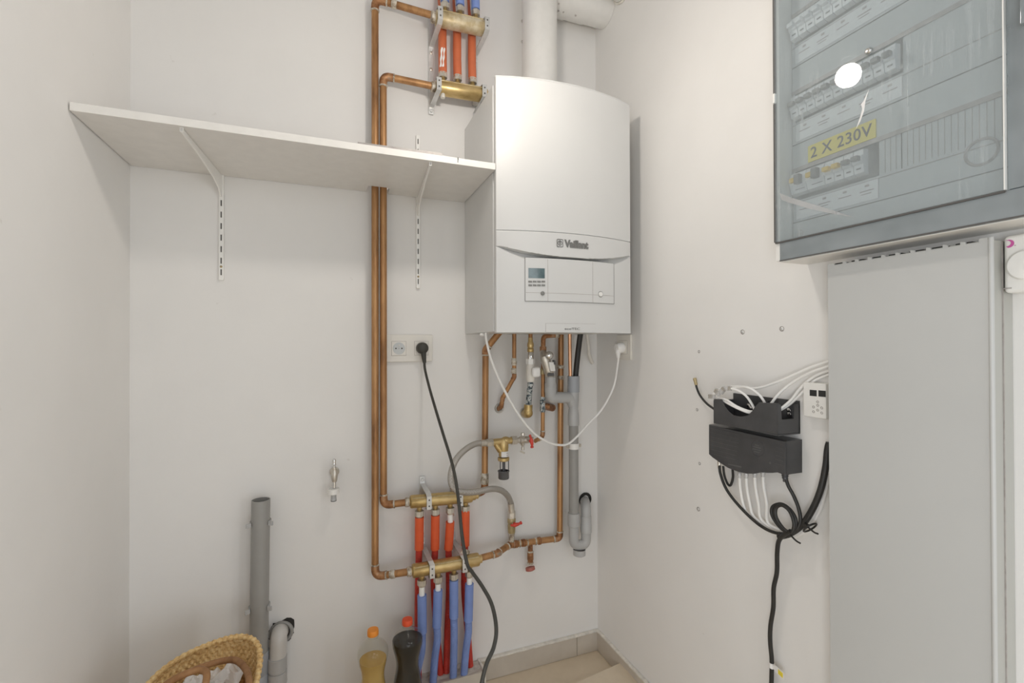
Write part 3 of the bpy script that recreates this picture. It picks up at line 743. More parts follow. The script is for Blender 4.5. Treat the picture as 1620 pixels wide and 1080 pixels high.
# gas line with valve F
t = thing('gas_valve', 'white-knobbed gas valve on the pipe under the boiler centre', 'valve', oY(838, 600, 1.49))
YF = 1.49
zf = lambda py: oY(839.3, py, YF).z
X0 = oY(839.3, 560, YF).x
ax0 = V(X0, YF, 0)
build(MB().cyl(V(X0, YF, zf(518)), V(X0, YF, zf(538)), .0072), 'pipe', 'copper', t)
build(MB().lathe([(.0078, zf(558)), (.0112, zf(556)), (.0112, zf(551)), (.0096, zf(550)), (.0118, zf(547)), (.0112, zf(543)), (.0085, zf(540)), (.0080, zf(534))], ax0, (0, 0, 1), 6*3), 'compression_fitting', 'brass', t)
build(MB().lathe([(.0105, zf(568.5)), (.0105, zf(557)), (.009, zf(556))], ax0, (0, 0, 1), 20), 'chrome_sleeve', 'chrome', t)
build(MB().hexa(V(X0-.001, YF, zf(576)), V(X0-.001, YF, zf(567.5)), .0155), 'hex_nut', 'bracket', t)
build(MB().lathe([(.012, zf(604)), (.0150, zf(601)), (.0160, zf(592)), (.0150, zf(580)), (.013, zf(575))], ax0, (0, 0, 1), 20), 'body', 'plastic_cream', t)
kc = oY(848, 588.5, YF-.030)
mb = MB().obox(kc, (.0148, 0, 0), (0, .009, 0), (0, 0, .0172), .008, 4); build(mb, 'knob', 'cable_white', t)
X1 = oY(836.5, 630, 1.505).x
build(MB().tube([V(X0-.001, YF, zf(603)), V(X1, 1.51, oY(836.5, 645, 1.51).z)], .0098, 16), 'nipple', 'galv', t)
build(MB().lathe([(.011, 0), (.0112, .008), (.0098, .010)], V(X0-.001, YF, zf(610)), (0, 0, 1), 14), 'collar', 'galv', t)
e0 = oY(836, 640, 1.512); mb = MB().tube(fillet([e0, oY(835, 655, 1.512), oY(830, 653, YB)], .014)[0], .0150, 18); mb.sphere(oY(835.5, 653, 1.512), .0165, (1, 1, 1.05)); build(mb, 'wall_elbow', 'brass', t)
build(MB().torus(oY(831, 652, YB-.002), (0, 1, 0), .0165, .0045, 20, 8), 'hole_rim', 'mortar', t)
# cold water line G with the safety group
t = thing('copper_pipe', 'thin copper pipe with green corrosion between the safety valve and filter', 'pipe', oY(858, 640, 1.50), g)
pts = [oY(882, 530, 1.515), oY(859.5, 531.5, 1.50), oY(858.5, 691, 1.505), oY(846, 697.5, 1.49)]
copper_run(t, pts, .0072, .016, skip=(0,))
build(MB().tube(fillet([oY(880, 530, 1.50), oY(859.5, 531.5, 1.50), oY(859.2, 552, 1.50)], .016)[0], .0084, 16), 'elbow', 'copper_dull', t)
build(MB().lathe([(.008, -.006), (.0105, -.004), (.0105, .006), (.008, .010)], oY(880, 530, 1.50), (1, 0, 0), 14), 'tee', 'solder', t)
build(MB().hexa(oY(859.2, 548, 1.50), oY(859.2, 556, 1.50), .0118), 'nut', 'copper_dull', t)
build(MB().lathe([(.0075, 0), (.0092, .003), (.0092, .016), (.0078, .018), (.0095, .022), (.0095, .050), (.0078, .055)], oY(858.4, 627, 1.504), (0, 0, -1), 16), 'corroded_tee', 'galv', t)
build(MB().lathe([(.0075, 0), (.0092, .002), (.0092, .016), (.0078, .02)], oY(858.4, 583, 1.502), (0, 0, -1), 16), 'brass_joint', 'brass_dull', t)
a, b2 = oY(860, 641, 1.505), oY(874, 645, YB)
build(MB().tube([a, a+V(.016, 0, -.004), V(a.x+.022, 1.53, a.z-.008), V(b2.x, YB-.0005, b2.z)], [.008, .009, .0125, .013], 16), 'wall_branch', 'copper_dull', t)
t = thing('safety_valve', 'chrome and white safety valve with round knob above the grey funnel', 'valve', oY(868, 590, 1.48))
YS = 1.475
mb = MB().sphere(oY(862, 569, YS), .0155, (.9, .8, 1.25)); mb.tube([oY(859, 556, 1.50), oY(862, 566, YS), oY(868, 588, YS), oY(871.5, 597, YS)], [.011, .017, .0165, .0125], 16)
build(mb, 'body', 'nickel', t)
kn = oY(869, 562, YS-.026)
mb = MB().sphere(kn, .0142, (1, .85, 1), 20, 14); mb.cyl(kn, oY(864, 567, YS), .0075, seg=14); build(mb, 'knob', 'chrome', t)
build(MB().obox(oY(872, 579.5, YS-.014), (.010, 0, 0), (0, .010, 0), (-.003, 0, .0165), .003), 'cover', 'plastic_white', t)
build(MB().obox(oY(876.5, 573, YS-.020), (.0035, 0, 0), (0, .006, 0), (-.001, 0, .008), .002), 'side_slot', 'greyblack', t)
build(MB().cyl(oY(871.3, 596, YS), oY(871.3, 612, YS), .0165, seg=24), 'outlet_cup', 'pvc_light', t)
build(MB().obox(oY(871.3, 592.5, YS-.018), (.012, 0, 0), (0, .004, 0), (0, 0, .0055), .0025), 'vent_slot', 'greyblack', t)

# ------------------------------------------------------------------ grey waste pipe
YW = 1.485
t = thing('waste_pipe', 'grey plastic waste pipe with two funnels and trap, right of the copper', 'waste pipe', oY(908, 876, YW))
w = lambda px, py, Y=YW: oY(px, py, Y)
build(MB().pipe(w(907.3, 620), w(907.3, 594.5), .0213, .0186, 28), 'funnel', 'pvc_blue', t)
build(MB().pipe(w(871, 620.5), w(871, 605.5), .0208, .0178, 28), 'funnel', 'pvc_light', t)
el = fillet([w(871, 619), w(871.5, 628.5), w(889, 628.5)], .020)[0]
build(MB().tube(el, .0198, 28), 'elbow', 'pvc_light', t)
build(MB().tube(fillet([w(880, 628.5), w(903, 628.5), w(907, 641)], .016)[0], .0196, 28), 'branch', 'pvc_light', t)
build(MB().lathe([(.0195, 0), (.0200, .008), (.0195, .03), (.0170, .06), (.0198, .085), (.0200, .088), (.0200, .120), (.0172, .121)], w(907.2, 619), (0, 0, -1), 28), 'tee_body', 'pvc_light', t)
build(MB().tube([w(907.4, 672), w(907.6, 818)], .0172, 28), 'pipe', 'pvc', t)
build(MB().lathe([(.0178, 0), (.0212, .001), (.0212, .046), (.0195, .048)], w(907.7, 810.5), (0, 0, -1), 28), 'coupling', 'pvc_light', t)
tr = fillet([w(907.7, 830), w(907.7, 861.5), w(927, 861.5), w(927, 800), w(925, 792, YB-.002)], .024, 12)[0]
build(MB().tube(tr, .0178, 28), 'trap', 'pvc_light', t)
build(MB().lathe([(.0178, 0), (.0192, .001), (.0192, .030), (.0200, .031), (.0200, .058), (.018, .06)], w(927, 815.5), (0, 0, -1), 28), 'coupling', 'pvc_light', t)
build(MB().lathe([(.0218, .008), (.0222, .0), (.0222, .020), (.018, .023), (0, .023)], w(916.5, 868), (0, 0, -1), 28), 'trap_cap', 'pvc_light', t)
ph = w(925.5, 792, YB); build(MB().torus(ph+V(0, -.002, .006), (0, 1, 0), .021, .0055, 24, 8), 'wall_hole', 'hole', t)
t = thing('pipe_clip', 'white metal clip round the grey waste pipe', 'clip', w(907.5, 709))
build(MB().pipe(w(907.5, 709.5), w(907.5, 700.5), .0195, .0176, 26), 'band', 'plastic_white', t)
cl = w(907.5, 705)
for s_ in (-1, 1):
    build(MB().obox(cl+V(s_*.023, 0, .0), (.005, 0, 0), (0, .006, 0), (0, 0, .0055), .001), 'lug', 'nickel', t)
    build(MB().cyl(cl+V(s_*.0235, -.009, 0), cl+V(s_*.0235, .010, 0), .0035, seg=10), 'screw', 'nickel', t)
t = thing('copper_pipe', 'bright thin copper pipe dropping into the grey funnel beside the black hose', 'pipe', oY(900.5, 600, 1.485), g)
build(MB().tube(smooth([oY(901.3, 518, 1.47), oY(901.6, 560, 1.480), oY(902.4, 598, 1.484), oY(902.6, 612, 1.485)], 5), .0066, 16), 'pipe', 'copper_bright', t)
mb = MB().tube(smooth([oY(919.5, 518, 1.45), oY(916, 545, 1.465), oY(912.5, 575, 1.478), oY(910.2, 602, 1.484), oY(909.8, 614, 1.484)], 6), .0098, 18)
tag(build(mb, 'drain_hose', 'black'), 'black condensate hose dropping from the boiler into the grey funnel', 'hose')
mb = MB(); corr(mb, [oY(927.5, 522, 1.50), oY(930.5, 545, 1.515), oY(932, 562, 1.53), oY(937, 574, YB)], .0066, .0045)
tag(build(mb, 'conduit', 'plastic_cream'), 'white corrugated conduit from the boiler into the wall near the corner', 'conduit')

# ------------------------------------------------------------------ filter / backflow assembly and braided hose
YA = 1.475
t = thing('backflow_preventer', 'brass backflow preventer with black drain funnel and white sticker', 'valve', oY(796, 757, YA))
w = lambda px, py, Y=YA: oY(px, py, Y)
build(MB().tube([w(778, 699.5), w(812, 696)], .0112, 18), 'body', 'brass', t)
mb = MB().lathe([(.0115, 0), (.0160, .010), (.0172, .028), (.0160, .036), (.0160, .056)], w(796.5, 694), (0, 0, -1), 22); mb.tube([w(783, 700), w(792, 712)], [.009, .012], 14); mb.sphere(w(800, 696), .0135, (1.3, 1, .9)); build(mb, 'drop_body', 'brass', t)
build(MB().tube([w(770, 700.2), w(779.5, 699.3)], .0138, 6), 'union_nut', 'nickel', t)
build(MB().tube([w(809, 696.4), w(817, 696)], .0155, 6), 'union_nut', 'nickel', t)
lbc = w(797.5, 717)
def lab(u, v): th = -PI/2+(u-.42)*1.9; return V(lbc.x-.002+math.cos(th)*.01665, YA+math.sin(th)*.01665, lbc.z+.009-.018*v)
build(MB().grid(lab, 12, 2), 'sticker', 'paper', t)
for k in range(2):
    def lin(u, v, k=k): th = -PI/2+.2+u*.7; return V(lbc.x-.002+math.cos(th)*.01685, YA+math.sin(th)*.01685, lbc.z+.004-.0065*k-.0018*v)
    build(MB().grid(lin, 6, 1), 'print_line', 'greystrip', t)
c0 = w(796.7, 722.5); build(MB().lathe([(.0160, 0), (.0195, .002), (.0195, .011), (.0165, .013)], c0, (0, 0, -1), 24), 'ring', 'brass', t)
zt_, zb_ = w(796.7, 728).z, w(796.7, 744).z; cx = c0.x
for th in (-.5, PI+.5, PI/2-.6): build(MB().cyl(V(cx+.0165*math.cos(th), YA+.0165*math.sin(th), zt_), V(cx+.0165*math.cos(th), YA+.0165*math.sin(th), zb_), .0016, seg=8), 'leg', 'blackplastic', t)
build(MB().cyl(V(cx, YA, zt_), V(cx, YA, zb_-.004), .0042, seg=12), 'drip_tube', 'greyblack', t)
zf2 = w(796.7, 757).z
build(MB().lathe([(.0155, zb_), (.0195, zb_), (.0200, zb_-.002), (.0180, zb_-.005), (.0180, zf2+.002), (.0165, zf2), (0, zf2)], V(cx, YA, 0), (0, 0, 1), 26, cap=False), 'funnel', 'greyblack', t)
t = thing('ball_valve', 'nickel ball valve with red lever right of the backflow preventer', 'valve', w(830, 705), 'valves with red levers')
build(MB().lathe([(.0095, 0), (.0095, .012), (.0125, .014), (.0125, .024), (.0105, .026), (.0120, .036), (.0120, .044), (.0090, .050), (.0085, .062)], w(816.5, 696.3), (w(856, 694)-w(816.5, 696.3)), 18), 'body', 'nickel', t)
build(MB().lathe([(.0058, -.016), (.0072, -.014), (.0072, .014), (.0060, .016)], w(827, 697), (0, 0, 1), 14), 'cross_port', 'nickel', t)
build(MB().hexa(w(827, 688.5), w(827, 684.5), .0066), 'cap', 'nickel', t)
mb = MB().cyl(w(827, 706), w(827, 711.5), .0052, seg=12); mb.obox(w(826.5, 715, YA-.006), (.0085, 0, -.004), (0, .002, 0), (.001, 0, .0028), .001); build(mb, 'drain_nipple', 'nickel', t)
hc = w(840.5, 697.5, YA-.026)
build(MB().cyl(w(840.5, 697.3, YA-.008), hc+V(0, -.005, 0), .005, seg=12), 'stem', 'chrome', t)
build(lever(hc, (.18, 0, -1), .021, .023), 'lever', 'redhandle', t)
t = thing('braided_hose', 'looped steel-braided filling hose between the two red-lever valves', 'hose', oY(712, 760, 1.44))
hp = [w(766, 700.3, 1.475), w(752, 702, 1.465), w(736, 711, 1.448), w(722, 726, 1.436), w(714.5, 744, 1.428), w(713.5, 762, 1.422), w(721, 774.5, 1.420), w(737, 778.5, 1.424), w(757, 777, 1.432), w(778, 773, 1.445), w(793, 775.5, 1.462), w(803, 784, 1.482), w(807.5, 794, 1.496), w(808.8, 801, 1.5)]
build(MB().tube(smooth(hp, 8), .0098, 18), 'hose', 'braid', t)
build(MB().tube([w(771, 700.2, 1.475), w(760, 700.8, 1.471)], .0112, 16), 'ferrule', 'nickel', t)
build(MB().tube([w(808, 796, 1.498), w(809.2, 810, 1.5)], .0112, 16), 'ferrule', 'nickel', t)

# ------------------------------------------------------------------ wall tap
t = thing('wall_tap', 'small chrome garden tap with hose nipple on the bare back wall', 'tap', oY(528, 792, 1.515))
YT = 1.508
w = lambda px, py, Y=YT: oY(px, py, Y)
build(MB().lathe([(.014, 0), (.014, .004), (.0085, .007), (.0085, .05)], V(w(529.5, 752).x, YB-.0005, w(529, 752).z), (0, -1, 0), 18), 'wall_flange', 'nickel', t)
build(MB().lathe([(.0072, -.018), (.0088, -.010), (.0098, 0), (.0088, .010), (.0065, .016), (.0072, .020), (.0045, .024)], w(529, 752), (0, 0, 1), 16), 'body', 'nickel', t)
mb = MB().lathe([(.0038, 0), (.0038, .012), (.006, .014), (.0045, .018), (.0052, .022), (.0055, .026), (.003, .031), (0, .032)], w(528.7, 742), (0, 0, 1), 14); build(mb, 'handle', 'chrome', t)
build(MB().tube([w(529, 757), w(528.8, 776)], .0048, 14), 'spout', 'chrome', t)
mb = MB().hexa(w(527.8, 780.5), w(527.8, 772.5), .0165, 10); build(mb, 'nut', 'plastic_white', t)
build(MB().lathe([(.0105, 0), (.0078, .003), (.0078, .016), (.0085, .017), (.0085, .021)], w(527.8, 780), (0, 0, -1), 16), 'hose_nipple', 'pvc_light', t)
build(MB().torus(w(527.8, 791.5), (0, 0, 1), .0072, .0016, 18, 6), 'seal', 'black', t)

# ------------------------------------------------------------------ standpipe at the left
YP = 1.508
t = thing('standpipe', 'tall open grey plastic standpipe clipped to the back wall', 'pipe', oY(409, 1040, YP))
a, b2 = oY(412.7, 790, YP), oY(409.3, 1040, YP); dn = (b2-a).normalized()
build(MB().pipe(b2+dn*.01, a, .0243, .0218, 32), 'pipe', 'pvc', t)
build(MB().lathe([(.0248, 0), (.0275, .001), (.0275, .060), (.0262, .062), (.0270, .063), (.0270, .55)], oY(409.2, 1030, YP), dn, 32), 'socket', 'pvc_blue', t)
for py, lb in ((826, 'upper'), (960, 'lower')):
    f = (py-790)/250; c = a.lerp(b2, f)
    t2 = thing('pipe_clip', lb+' grey clip gripping the open grey standpipe', 'clip', c, 'clips of the standpipe')
    mb = MB()
    pts = [V(c.x+.0262*math.cos(th), YP+.0262*math.sin(th), c.z) for th in [math.radians(-28+k*(236/16)) for k in range(17)]]
    for k in range(16):
        p0, p1 = pts[k], pts[k+1]; n = ((p0+p1)/2-V(c.x, YP, c.z)).normalized(); mb.obox((p0+p1)/2, (p1-p0)*.52, n*.0016, V(0, 0, .0055))
    for th in (math.radians(-30), math.radians(210)):
        e = V(c.x+.0275*math.cos(th), YP+.0275*math.sin(th), c.z); n = V(math.cos(th), math.sin(th), 0)
        mb.obox(e+n*.0045+V(0, -.002, 0), n*.0065, V(-n.y, n.x, 0)*.0028, V(0, 0, .006), .001)
    build(mb, 'ring', 'pvc_light', t2)
    build(MB().cyl(V(c.x, YP+.026, c.z), V(c.x, YB-.0005, c.z), .008, seg=12), 'foot', 'pvc_light', t2)
t = thing('waste_elbow', 'light grey waste elbow coming out of a broken hole beside the standpipe', 'waste pipe', oY(440, 1070, 1.51))
pe = [oY(444, 999, YB), oY(441, 1001, 1.505), oY(438.5, 1090, 1.505), V(oY(438.5, 1090, 1.505).x, 1.505, .16)]
build(MB().tube(fillet(pe, .030, 12)[0], .0222, 28), 'elbow', 'pvc_pale', t)
for py in (1038, 1061):
    build(MB().lathe([(.0225, -.001), (.0252, 0), (.0252, .036), (.0235, .038)], oY(439, py, 1.505), (0, 0, -1), 28), 'socket', 'pvc_light', t)
ph = oY(445, 1000, YB)
build(MB().torus(ph+V(0, -.004, .002), (0, 1, 0), .0285, .0055, 30, 10), 'rubber_seal', 'pvc', t)
poly = []
for k in range(26):
    th = 2*PI*k/26; rr = .034+.004*math.sin(k*2.3)+(.012 if 2 <= k <= 5 else 0)+jit(.002); poly.append(ph+V(rr*math.cos(th), -.0012, rr*math.sin(th)))
build(MB().prism(poly, (0, .001, 0)), 'broken_hole', 'hole', t)

# ------------------------------------------------------------------ sockets on the back wall
def din_module(t, c, n, right, s, plug=False):
    # c centre on the plate front; n outward; right horizontal
    up_ = V(0, 0, 1); c, n, right = Vector(c), Vector(n), Vector(right)
    m_ = build(MB().obox(c+n*.0002, right*s, n*.0012, up_*s, .0008), 'insert', 'plastic_cream', t)
    build(MB().obox(c, right*(s+.0008), n*.0006, up_*(s+.0008)), 'insert_gap', 'greystrip', m_)
    if not plug:
        build(MB().lathe([(.0195, 0), (.0195, .0003), (.0180, .0006), (.0178, .0002), (0, .0002)], c+n*.0014, n, 26), 'recess', 'cover', m_)
        for k in (-1, 1): build(MB().cyl(c+n*.0014+right*k*.0095, c+n*.0021+right*k*.0095, .0025, seg=12), 'pin_hole', 'slot', m_)
        build(MB().cyl(c+n*.0014+up_*.010, c+n*.008+up_*.010, .0023, seg=12), 'earth_pin', 'nickel', m_)
        build(MB().cyl(c+n*.0014, c+n*.002, .0018, seg=10), 'screw', 'greystrip', m_)
    return m_
a, b2 = oY(610.5, 529, YB-.01), oY(684.5, 571.5, YB-.01)
t = thing('double_socket', 'cream double wall socket right of the copper risers', 'socket', ((a.x+b2.x)/2, YB, b2.z))
build(MB().box((a.x, YB-.010, b2.z), (b2.x, YB-.0005, a.z), .0025), 'plate', 'plastic_cream', t)
s1, s2 = oY(631, 551, YB-.0105), oY(666.8, 550.5, YB-.0105)
din_module(t, s1, (0, -1, 0), (1, 0, 0), .0225); din_module(t, s2, (0, -1, 0), (1, 0, 0), .0225, True)
t = thing('extension_cable', 'black power cord plugged into the double socket, hanging in front of the manifolds', 'cord', s2)
pp = V(s2.x, YB-.012, s2.z)
build(MB().lathe([(.0175, 0), (.0190, .004), (.0190, .020), (.0170, .030), (.012, .034), (0, .035)], pp, (0, -1, 0), 26), 'plug', 'cord', t)
e = pp+V(.002, -.024, -.012)
build(MB().tube([e+V(-.001, 0, .004), e+V(.001, -.001, -.018), e+V(.003, -.002, -.036)], [.0095, .0075, .0055], 14), 'strain_relief', 'cord', t)
cpts = [(672.5, 585, 1.52), (679, 612, 1.47), (687, 640, 1.41), (700, 683, 1.33), (713, 725, 1.26), (720.5, 757, 1.21), (726, 796, 1.16), (731, 847, 1.11), (739, 891.5, 1.07), (748, 906, 1.05), (764, 929, 1.02), (778, 956, .99), (785, 992, .96), (781.5, 1022, .94), (770, 1049, .92), (763, 1076, .91), (757, 1110, .90)]
P = [e+V(.002, -.002, -.026)]+[oD(x, y, D) for x, y, D in cpts]
l = P[-1]; P += [l+V(-.01, 0, -.12), l+V(.0, 0, -.30), V(l.x+.02, l.y-.02, .06), V(l.x+.05, l.y-.08, .006), V(l.x+.18, l.y-.22, .005)]
build(MB().tube(smooth(P, 8), .0041, 12), 'cable', 'cord', t)

# boiler plug and socket at the corner
a = oX(1003, 528, XR-.011); b2 = oX(974, 568, XR-.011)
y0_, y1_, z0_, z1_ = 1.330, 1.412, 1.106, 1.192
t = thing('wall_socket', 'single cream socket on the right wall under the boiler', 'socket', (XR, (y0_+y1_)/2, z0_))
build(MB().box((XR-.010, y0_, z0_), (XR-.0005, y1_, z1_), .0025), 'plate', 'plastic_cream', t)
sc = V(XR-.0105, (y0_+y1_)/2, (z0_+z1_)/2); din_module(t, sc, (-1, 0, 0), (0, 1, 0), .0225, True)
t = thing('boiler_cord', 'white boiler power cord sagging from the boiler to the corner socket', 'cord', sc)
mb = MB().lathe([(.017, 0), (.0185, .004), (.0180, .016), (.013, .026), (0, .027)], sc+V(-.001, .002, -.002), (-1, 0, 0), 24); mb.tube([sc+V(-.014, 0, .004), sc+V(-.022, 0, -.016), sc+V(-.020, 0, -.036)], [.013, .0095, .006], 14)
build(mb, 'plug', 'cable_white', t)
wp = [(768.5, 524, 1.36), (770, 540, 1.36), (778, 571, 1.37), (796, 613, 1.38), (820, 655, 1.39), (843, 683, 1.40), (862, 696.5, 1.405), (880, 703, 1.41), (897, 702.5, 1.415), (912, 691, 1.42), (932, 669, 1.42), (950, 650, 1.415), (964, 627, 1.405), (973, 603, 1.395)]
P = [oY(*q_) for q_ in wp]+[sc+V(-.020, 0, -.040), sc+V(-.021, 0, -.028)]
build(MB().tube(smooth(P, 8), .0038, 12), 'cable', 'cable_white', t)
build(MB().sphere(oY(764.5, 530, 1.37)+V(0, .004, .002), .0085, (1.2, 1, .6)), 'grommet', 'cable_white', t)

# ------------------------------------------------------------------ right wall: cradle, splitter box, cables
XF, XH = .904, .886
t = thing('modem_cradle', 'open black plastic modem cradle with a curved cut-out on the right wall', 'cradle', oX(1200, 690, XH))
w = lambda px, py: oX(px, py, XH)
fp = [w(x, y) for x, y in ((1129, 669.5), (1129, 631), (1141, 631.5), (1146, 643), (1152, 651), (1160, 657), (1172, 659.5), (1183, 657.5), (1190, 651), (1195, 642), (1200, 636.5), (1230.5, 637.5), (1230.5, 687))]
build(MB().prism(fp, (.003, 0, 0), .0008), 'front_panel', 'blackplastic', t)
yl, yr = fp[0].y, fp[-1].y; zt1, zb1, zb2 = fp[1].z, fp[0].z, fp[-1].z
zbm = (zb1+zb2)/2
build(MB().box((XH, yl-.003, zb1), (XR-.001, yl, zt1-.003)), 'side_panel', 'blackplastic', t)
ru = fp[-2].z
sp = [V(XH, yr, zb2), V(XR-.001, yr, zb2), V(XR-.001, yr, ru-.004), V(XR-.018, yr, ru-.006), V(XR-.020, yr, ru-.036), V(XH+.012, yr, ru-.036), V(XH+.010, yr, ru-.004), V(XH, yr, ru)]
build(MB().prism(sp, (0, .003, 0)), 'side_panel', 'blackplastic', t)
build(MB().box((XH+.001, yr, zbm-.0015), (XR-.001, yl, zbm+.0015)), 'base', 'blackplastic', t)
bk = MB().box((XR-.004, yr, zbm), (XR-.001, yl, zt1+.012)); build(bk, 'back_panel', 'blackplastic', t)
mb = MB(); ym = yr+(yl-yr)*.42; mb.prism([V(XH+.003, ym, zbm), V(XR-.004, ym, zbm), V(XR-.004, ym, zt1+.004), V(XH+.03, ym, zt1-.006)], (0, .003, 0)); build(mb, 'divider', 'blackplastic', t)
for px, py in ((1184.5, 641.5), (1187, 645), (1248, 649), (1248.5, 655)):
    p = oX(px, py, XR-.0055); build(MB().lathe([(.0052, 0), (.0052, .0015), (.003, .003), (0, .003)], p, (-1, 0, 0), 14), 'screw', 'chrome', t)
t = thing('signal_splitter', 'black ribbed cable splitter box with round embossed logo under the cradle', 'splitter', oX(1180, 750, XF))
w = lambda px, py, X=XF: oX(px, py, X)
fp = [w(x, y) for x, y in ((1120.5, 671), (1243, 698), (1243, 751), (1237, 749.5), (1230, 747), (1222, 744.8), (1213, 744.8), (1204, 747), (1192, 749.3), (1180, 749.5), (1166, 746.5), (1152, 740), (1138, 731), (1127, 723), (1120.5, 718.5))]
build(MB().prism(fp, (XR-.0008-XF, 0, 0), .004), 'case', 'blackplastic', t)
rows_ = [(681+6.6*k) for k in range(7)]
mb = MB()
for k, yy in enumerate(rows_):
    x0_, x1_ = 1124, 1172-k*1.2
    A_, B_ = w(x0_, yy-4), w(x1_, yy+6.6)
    mb.tube([A_+V(-.0002, 0, 0), B_+V(-.0002, 0, 0)], .0006, 6)
    if k < 6:
        A_, B_ = w(1227, yy+19), w(1239, yy+22); mb.tube([A_+V(-.0002, 0, 0), B_+V(-.0002, 0, 0)], .0006, 6)
build(mb, 'rib', 'greyblack', t)
lc = w(1198, 709); mb = MB().lathe([(.0185, 0), (.0185, .0008), (.0165, .0012), (.0163, .0006), (0, .0006)], lc+V(.0003, 0, 0), (-1, 0, 0), 32); build(mb, 'round_badge', 'blackplastic', t)
mb = MB()
for k, (ww, zz) in enumerate(((.006, .007), (.010, .002), (.011, -.003), (.008, -.008))):
    mb.obox(lc+V(-.0006, 0, zz), (.0004, 0, 0), (0, ww, 0), (0, 0, .0013), .0003)
build(mb, 'embossed_mark', 'greyblack', t)
p = w(1218.5, 732); build(MB().lathe([(.0022, 0), (.0028, .0006), (.0016, .0008), (0, .0004)], p, (-1, 0, 0), 14), 'status_light', 'greyblack', t)
mb = MB(); A_, B_ = w(1152, 734), w(1173, 738.5); mb.obox((A_+B_)/2, (.0006, 0, 0), (B_-A_)*.5, (0, 0, .0016), .0003); build(mb, 'embossed_mark', 'greyblack', t)
# coax stubs + cables out of the box
def stub(p, n=V(0, 0, -1), r=.0048, L=.016): return MB().lathe([(r*.7, -.004), (r, 0), (r, L*.6), (r*.8, L*.62), (r*.8, L)], p, n, 14)
XQ = .928
w = lambda px, py, X=XQ: oX(px, py, X)
junction = [(1218, 836, .934), (1238, 846, .932), (1260, 838, .932), (1280, 816, .934), (1295, 784, .938), (1305, 745, .942), (1311, 712, .946)]
def cable(name, label, pts, r, mat, grp=None, conn=None, seg=10, cat='cable'):
    P = [oX(x, y, X) for x, y, X in pts]
    if conn:
        t = thing(name, label, cat, P[0], grp); build(MB().tube(smooth(P, 7), r, seg), 'cable', mat, t)
        build(stub(P[0]+V(0, 0, .004)), 'connector', conn, t); return t
    o = build(MB().tube(smooth(P, 7), r, seg), name, mat); tag(o, label, cat, grp); return o
cable('coaxial_cable', 'black coaxial cable at the left end of the splitter box', [(1138, 733, .93), (1140, 750, .926), (1150, 775, .926), (1172, 803, .928), (1200, 829, .928), (1225, 842, .924), (1250, 843, .922), (1272, 828, .924), (1288, 800, .93), (1300, 765, .94)], .0036, 'black', 'black cables under the splitter', 'nickel')
cable('coaxial_loop', 'short black cable loop hanging under the splitter left end', [(1144, 737, .94), (1146, 752, .94), (1151, 765, .942), (1156, 767, .944), (1159.5, 755, .946), (1159, 742, .944)], .0030, 'black', 'black cables under the splitter')
for k, (x, y) in enumerate(((1170, 748), (1180.5, 748), (1194, 747), (1207, 746))):
    cable('coaxial_cable', names4[k]+' of four white coaxial cables hanging from the splitter box',
          [(x, y, .93), (x+1, y+22, .932), (x+6, y+50, .936), (x+(16-k*3), 815+k*3, .938), (1222+k*2, 842-k*2, .938), (1250, 850-k*2.5, .940), (1275, 838-k*3, .942), (1294, 812-k*4, .945), (1305, 780-k*3, .947), (1311, 750, .949)], .0037, 'cable_white', 'white coaxial cables under the splitter', 'clearplug')
cable('mains_cable', 'thick black cable curving down from the grey duct edge to the cable bundle', [(1312, 700, .948), (1309, 712, .946), (1306, 740, .940), (1298, 775, .934), (1285, 806, .930), (1268, 831, .926), (1248, 845, .922), (1232, 849, .920)], .0062, 'black', 'black cables under the splitter')
t = thing('power_lead', 'black power lead with coiled loops and white tag hanging from the splitter', 'cable', oX(1220, 1080, .935))
pl2 = [(1242, 752, .918), (1247, 768, .918), (1256, 785, .922), (1264, 806, .924), (1266, 826, .922), (1257, 840, .918), (1244, 841, .914), (1230, 829, .912), (1221, 813, .912), (1223, 801, .914), (1236, 797, .916), (1250, 806, .918), (1259, 822, .918), (1256, 838, .915), (1245, 840, .911), (1234, 829, .909), (1227, 815, .909), (1228, 803, .911), (1237, 799, .913), (1249, 808, .914), (1256, 826, .914), (1254, 840, .913), (1246, 843, .912)]
build(MB().tube(smooth([oX(*q_) for q_ in pl2], 7), .0037, 10), 'coil', 'black', t)
build(MB().lathe([(.0075, 0), (.0075, .004), (.006, .005), (.007, .008), (.0055, .009), (.0062, .013), (.0048, .014), (.0045, .02)], oX(1242, 747, .918), (0, 0, -1), 14), 'strain_relief', 'blackplastic', t)
pl3 = [(1251, 840, .912), (1240, 846, .914), (1232, 856, .920), (1229.5, 875, .926), (1229, 905, .930), (1224, 930, .932), (1223.5, 960, .934), (1219, 990, .936), (1218.5, 1015, .938), (1221, 1045, .940), (1220.5, 1080, .941), (1220, 1120, .942), (1221, 1180, .940)]
P3 = [oX(*q_) for q_ in pl3]; P3 += [V(.925, P3[-1].y, .22), V(.92, P3[-1].y-.01, .06), V(.90, P3[-1].y-.04, .0052), V(.86, P3[-1].y-.12, .0050)]
build(MB().tube(smooth(P3, 7), .0047, 12), 'lead', 'black', t)
tgc = oX(1222, 1053, .936); dv = (oX(1240, 1070, .930)-tgc); sd = V(0, -dv.z, dv.y).normalized()
tgp = [tgc+sd*.003, tgc+dv*.3+sd*.0075, tgc+dv+sd*.0075, tgc+dv-sd*.0075, tgc+dv*.3-sd*.0075, tgc-sd*.003]
tgo = build(MB().prism(tgp, (.0006, 0, 0)), 'tag', 'paper', t)
build(MB().obox(tgc+dv*.72+V(-.0003, 0, 0), (.0003, 0, 0), dv*.2, sd*.0052), 'tag_symbol', 'yellow', tgo)
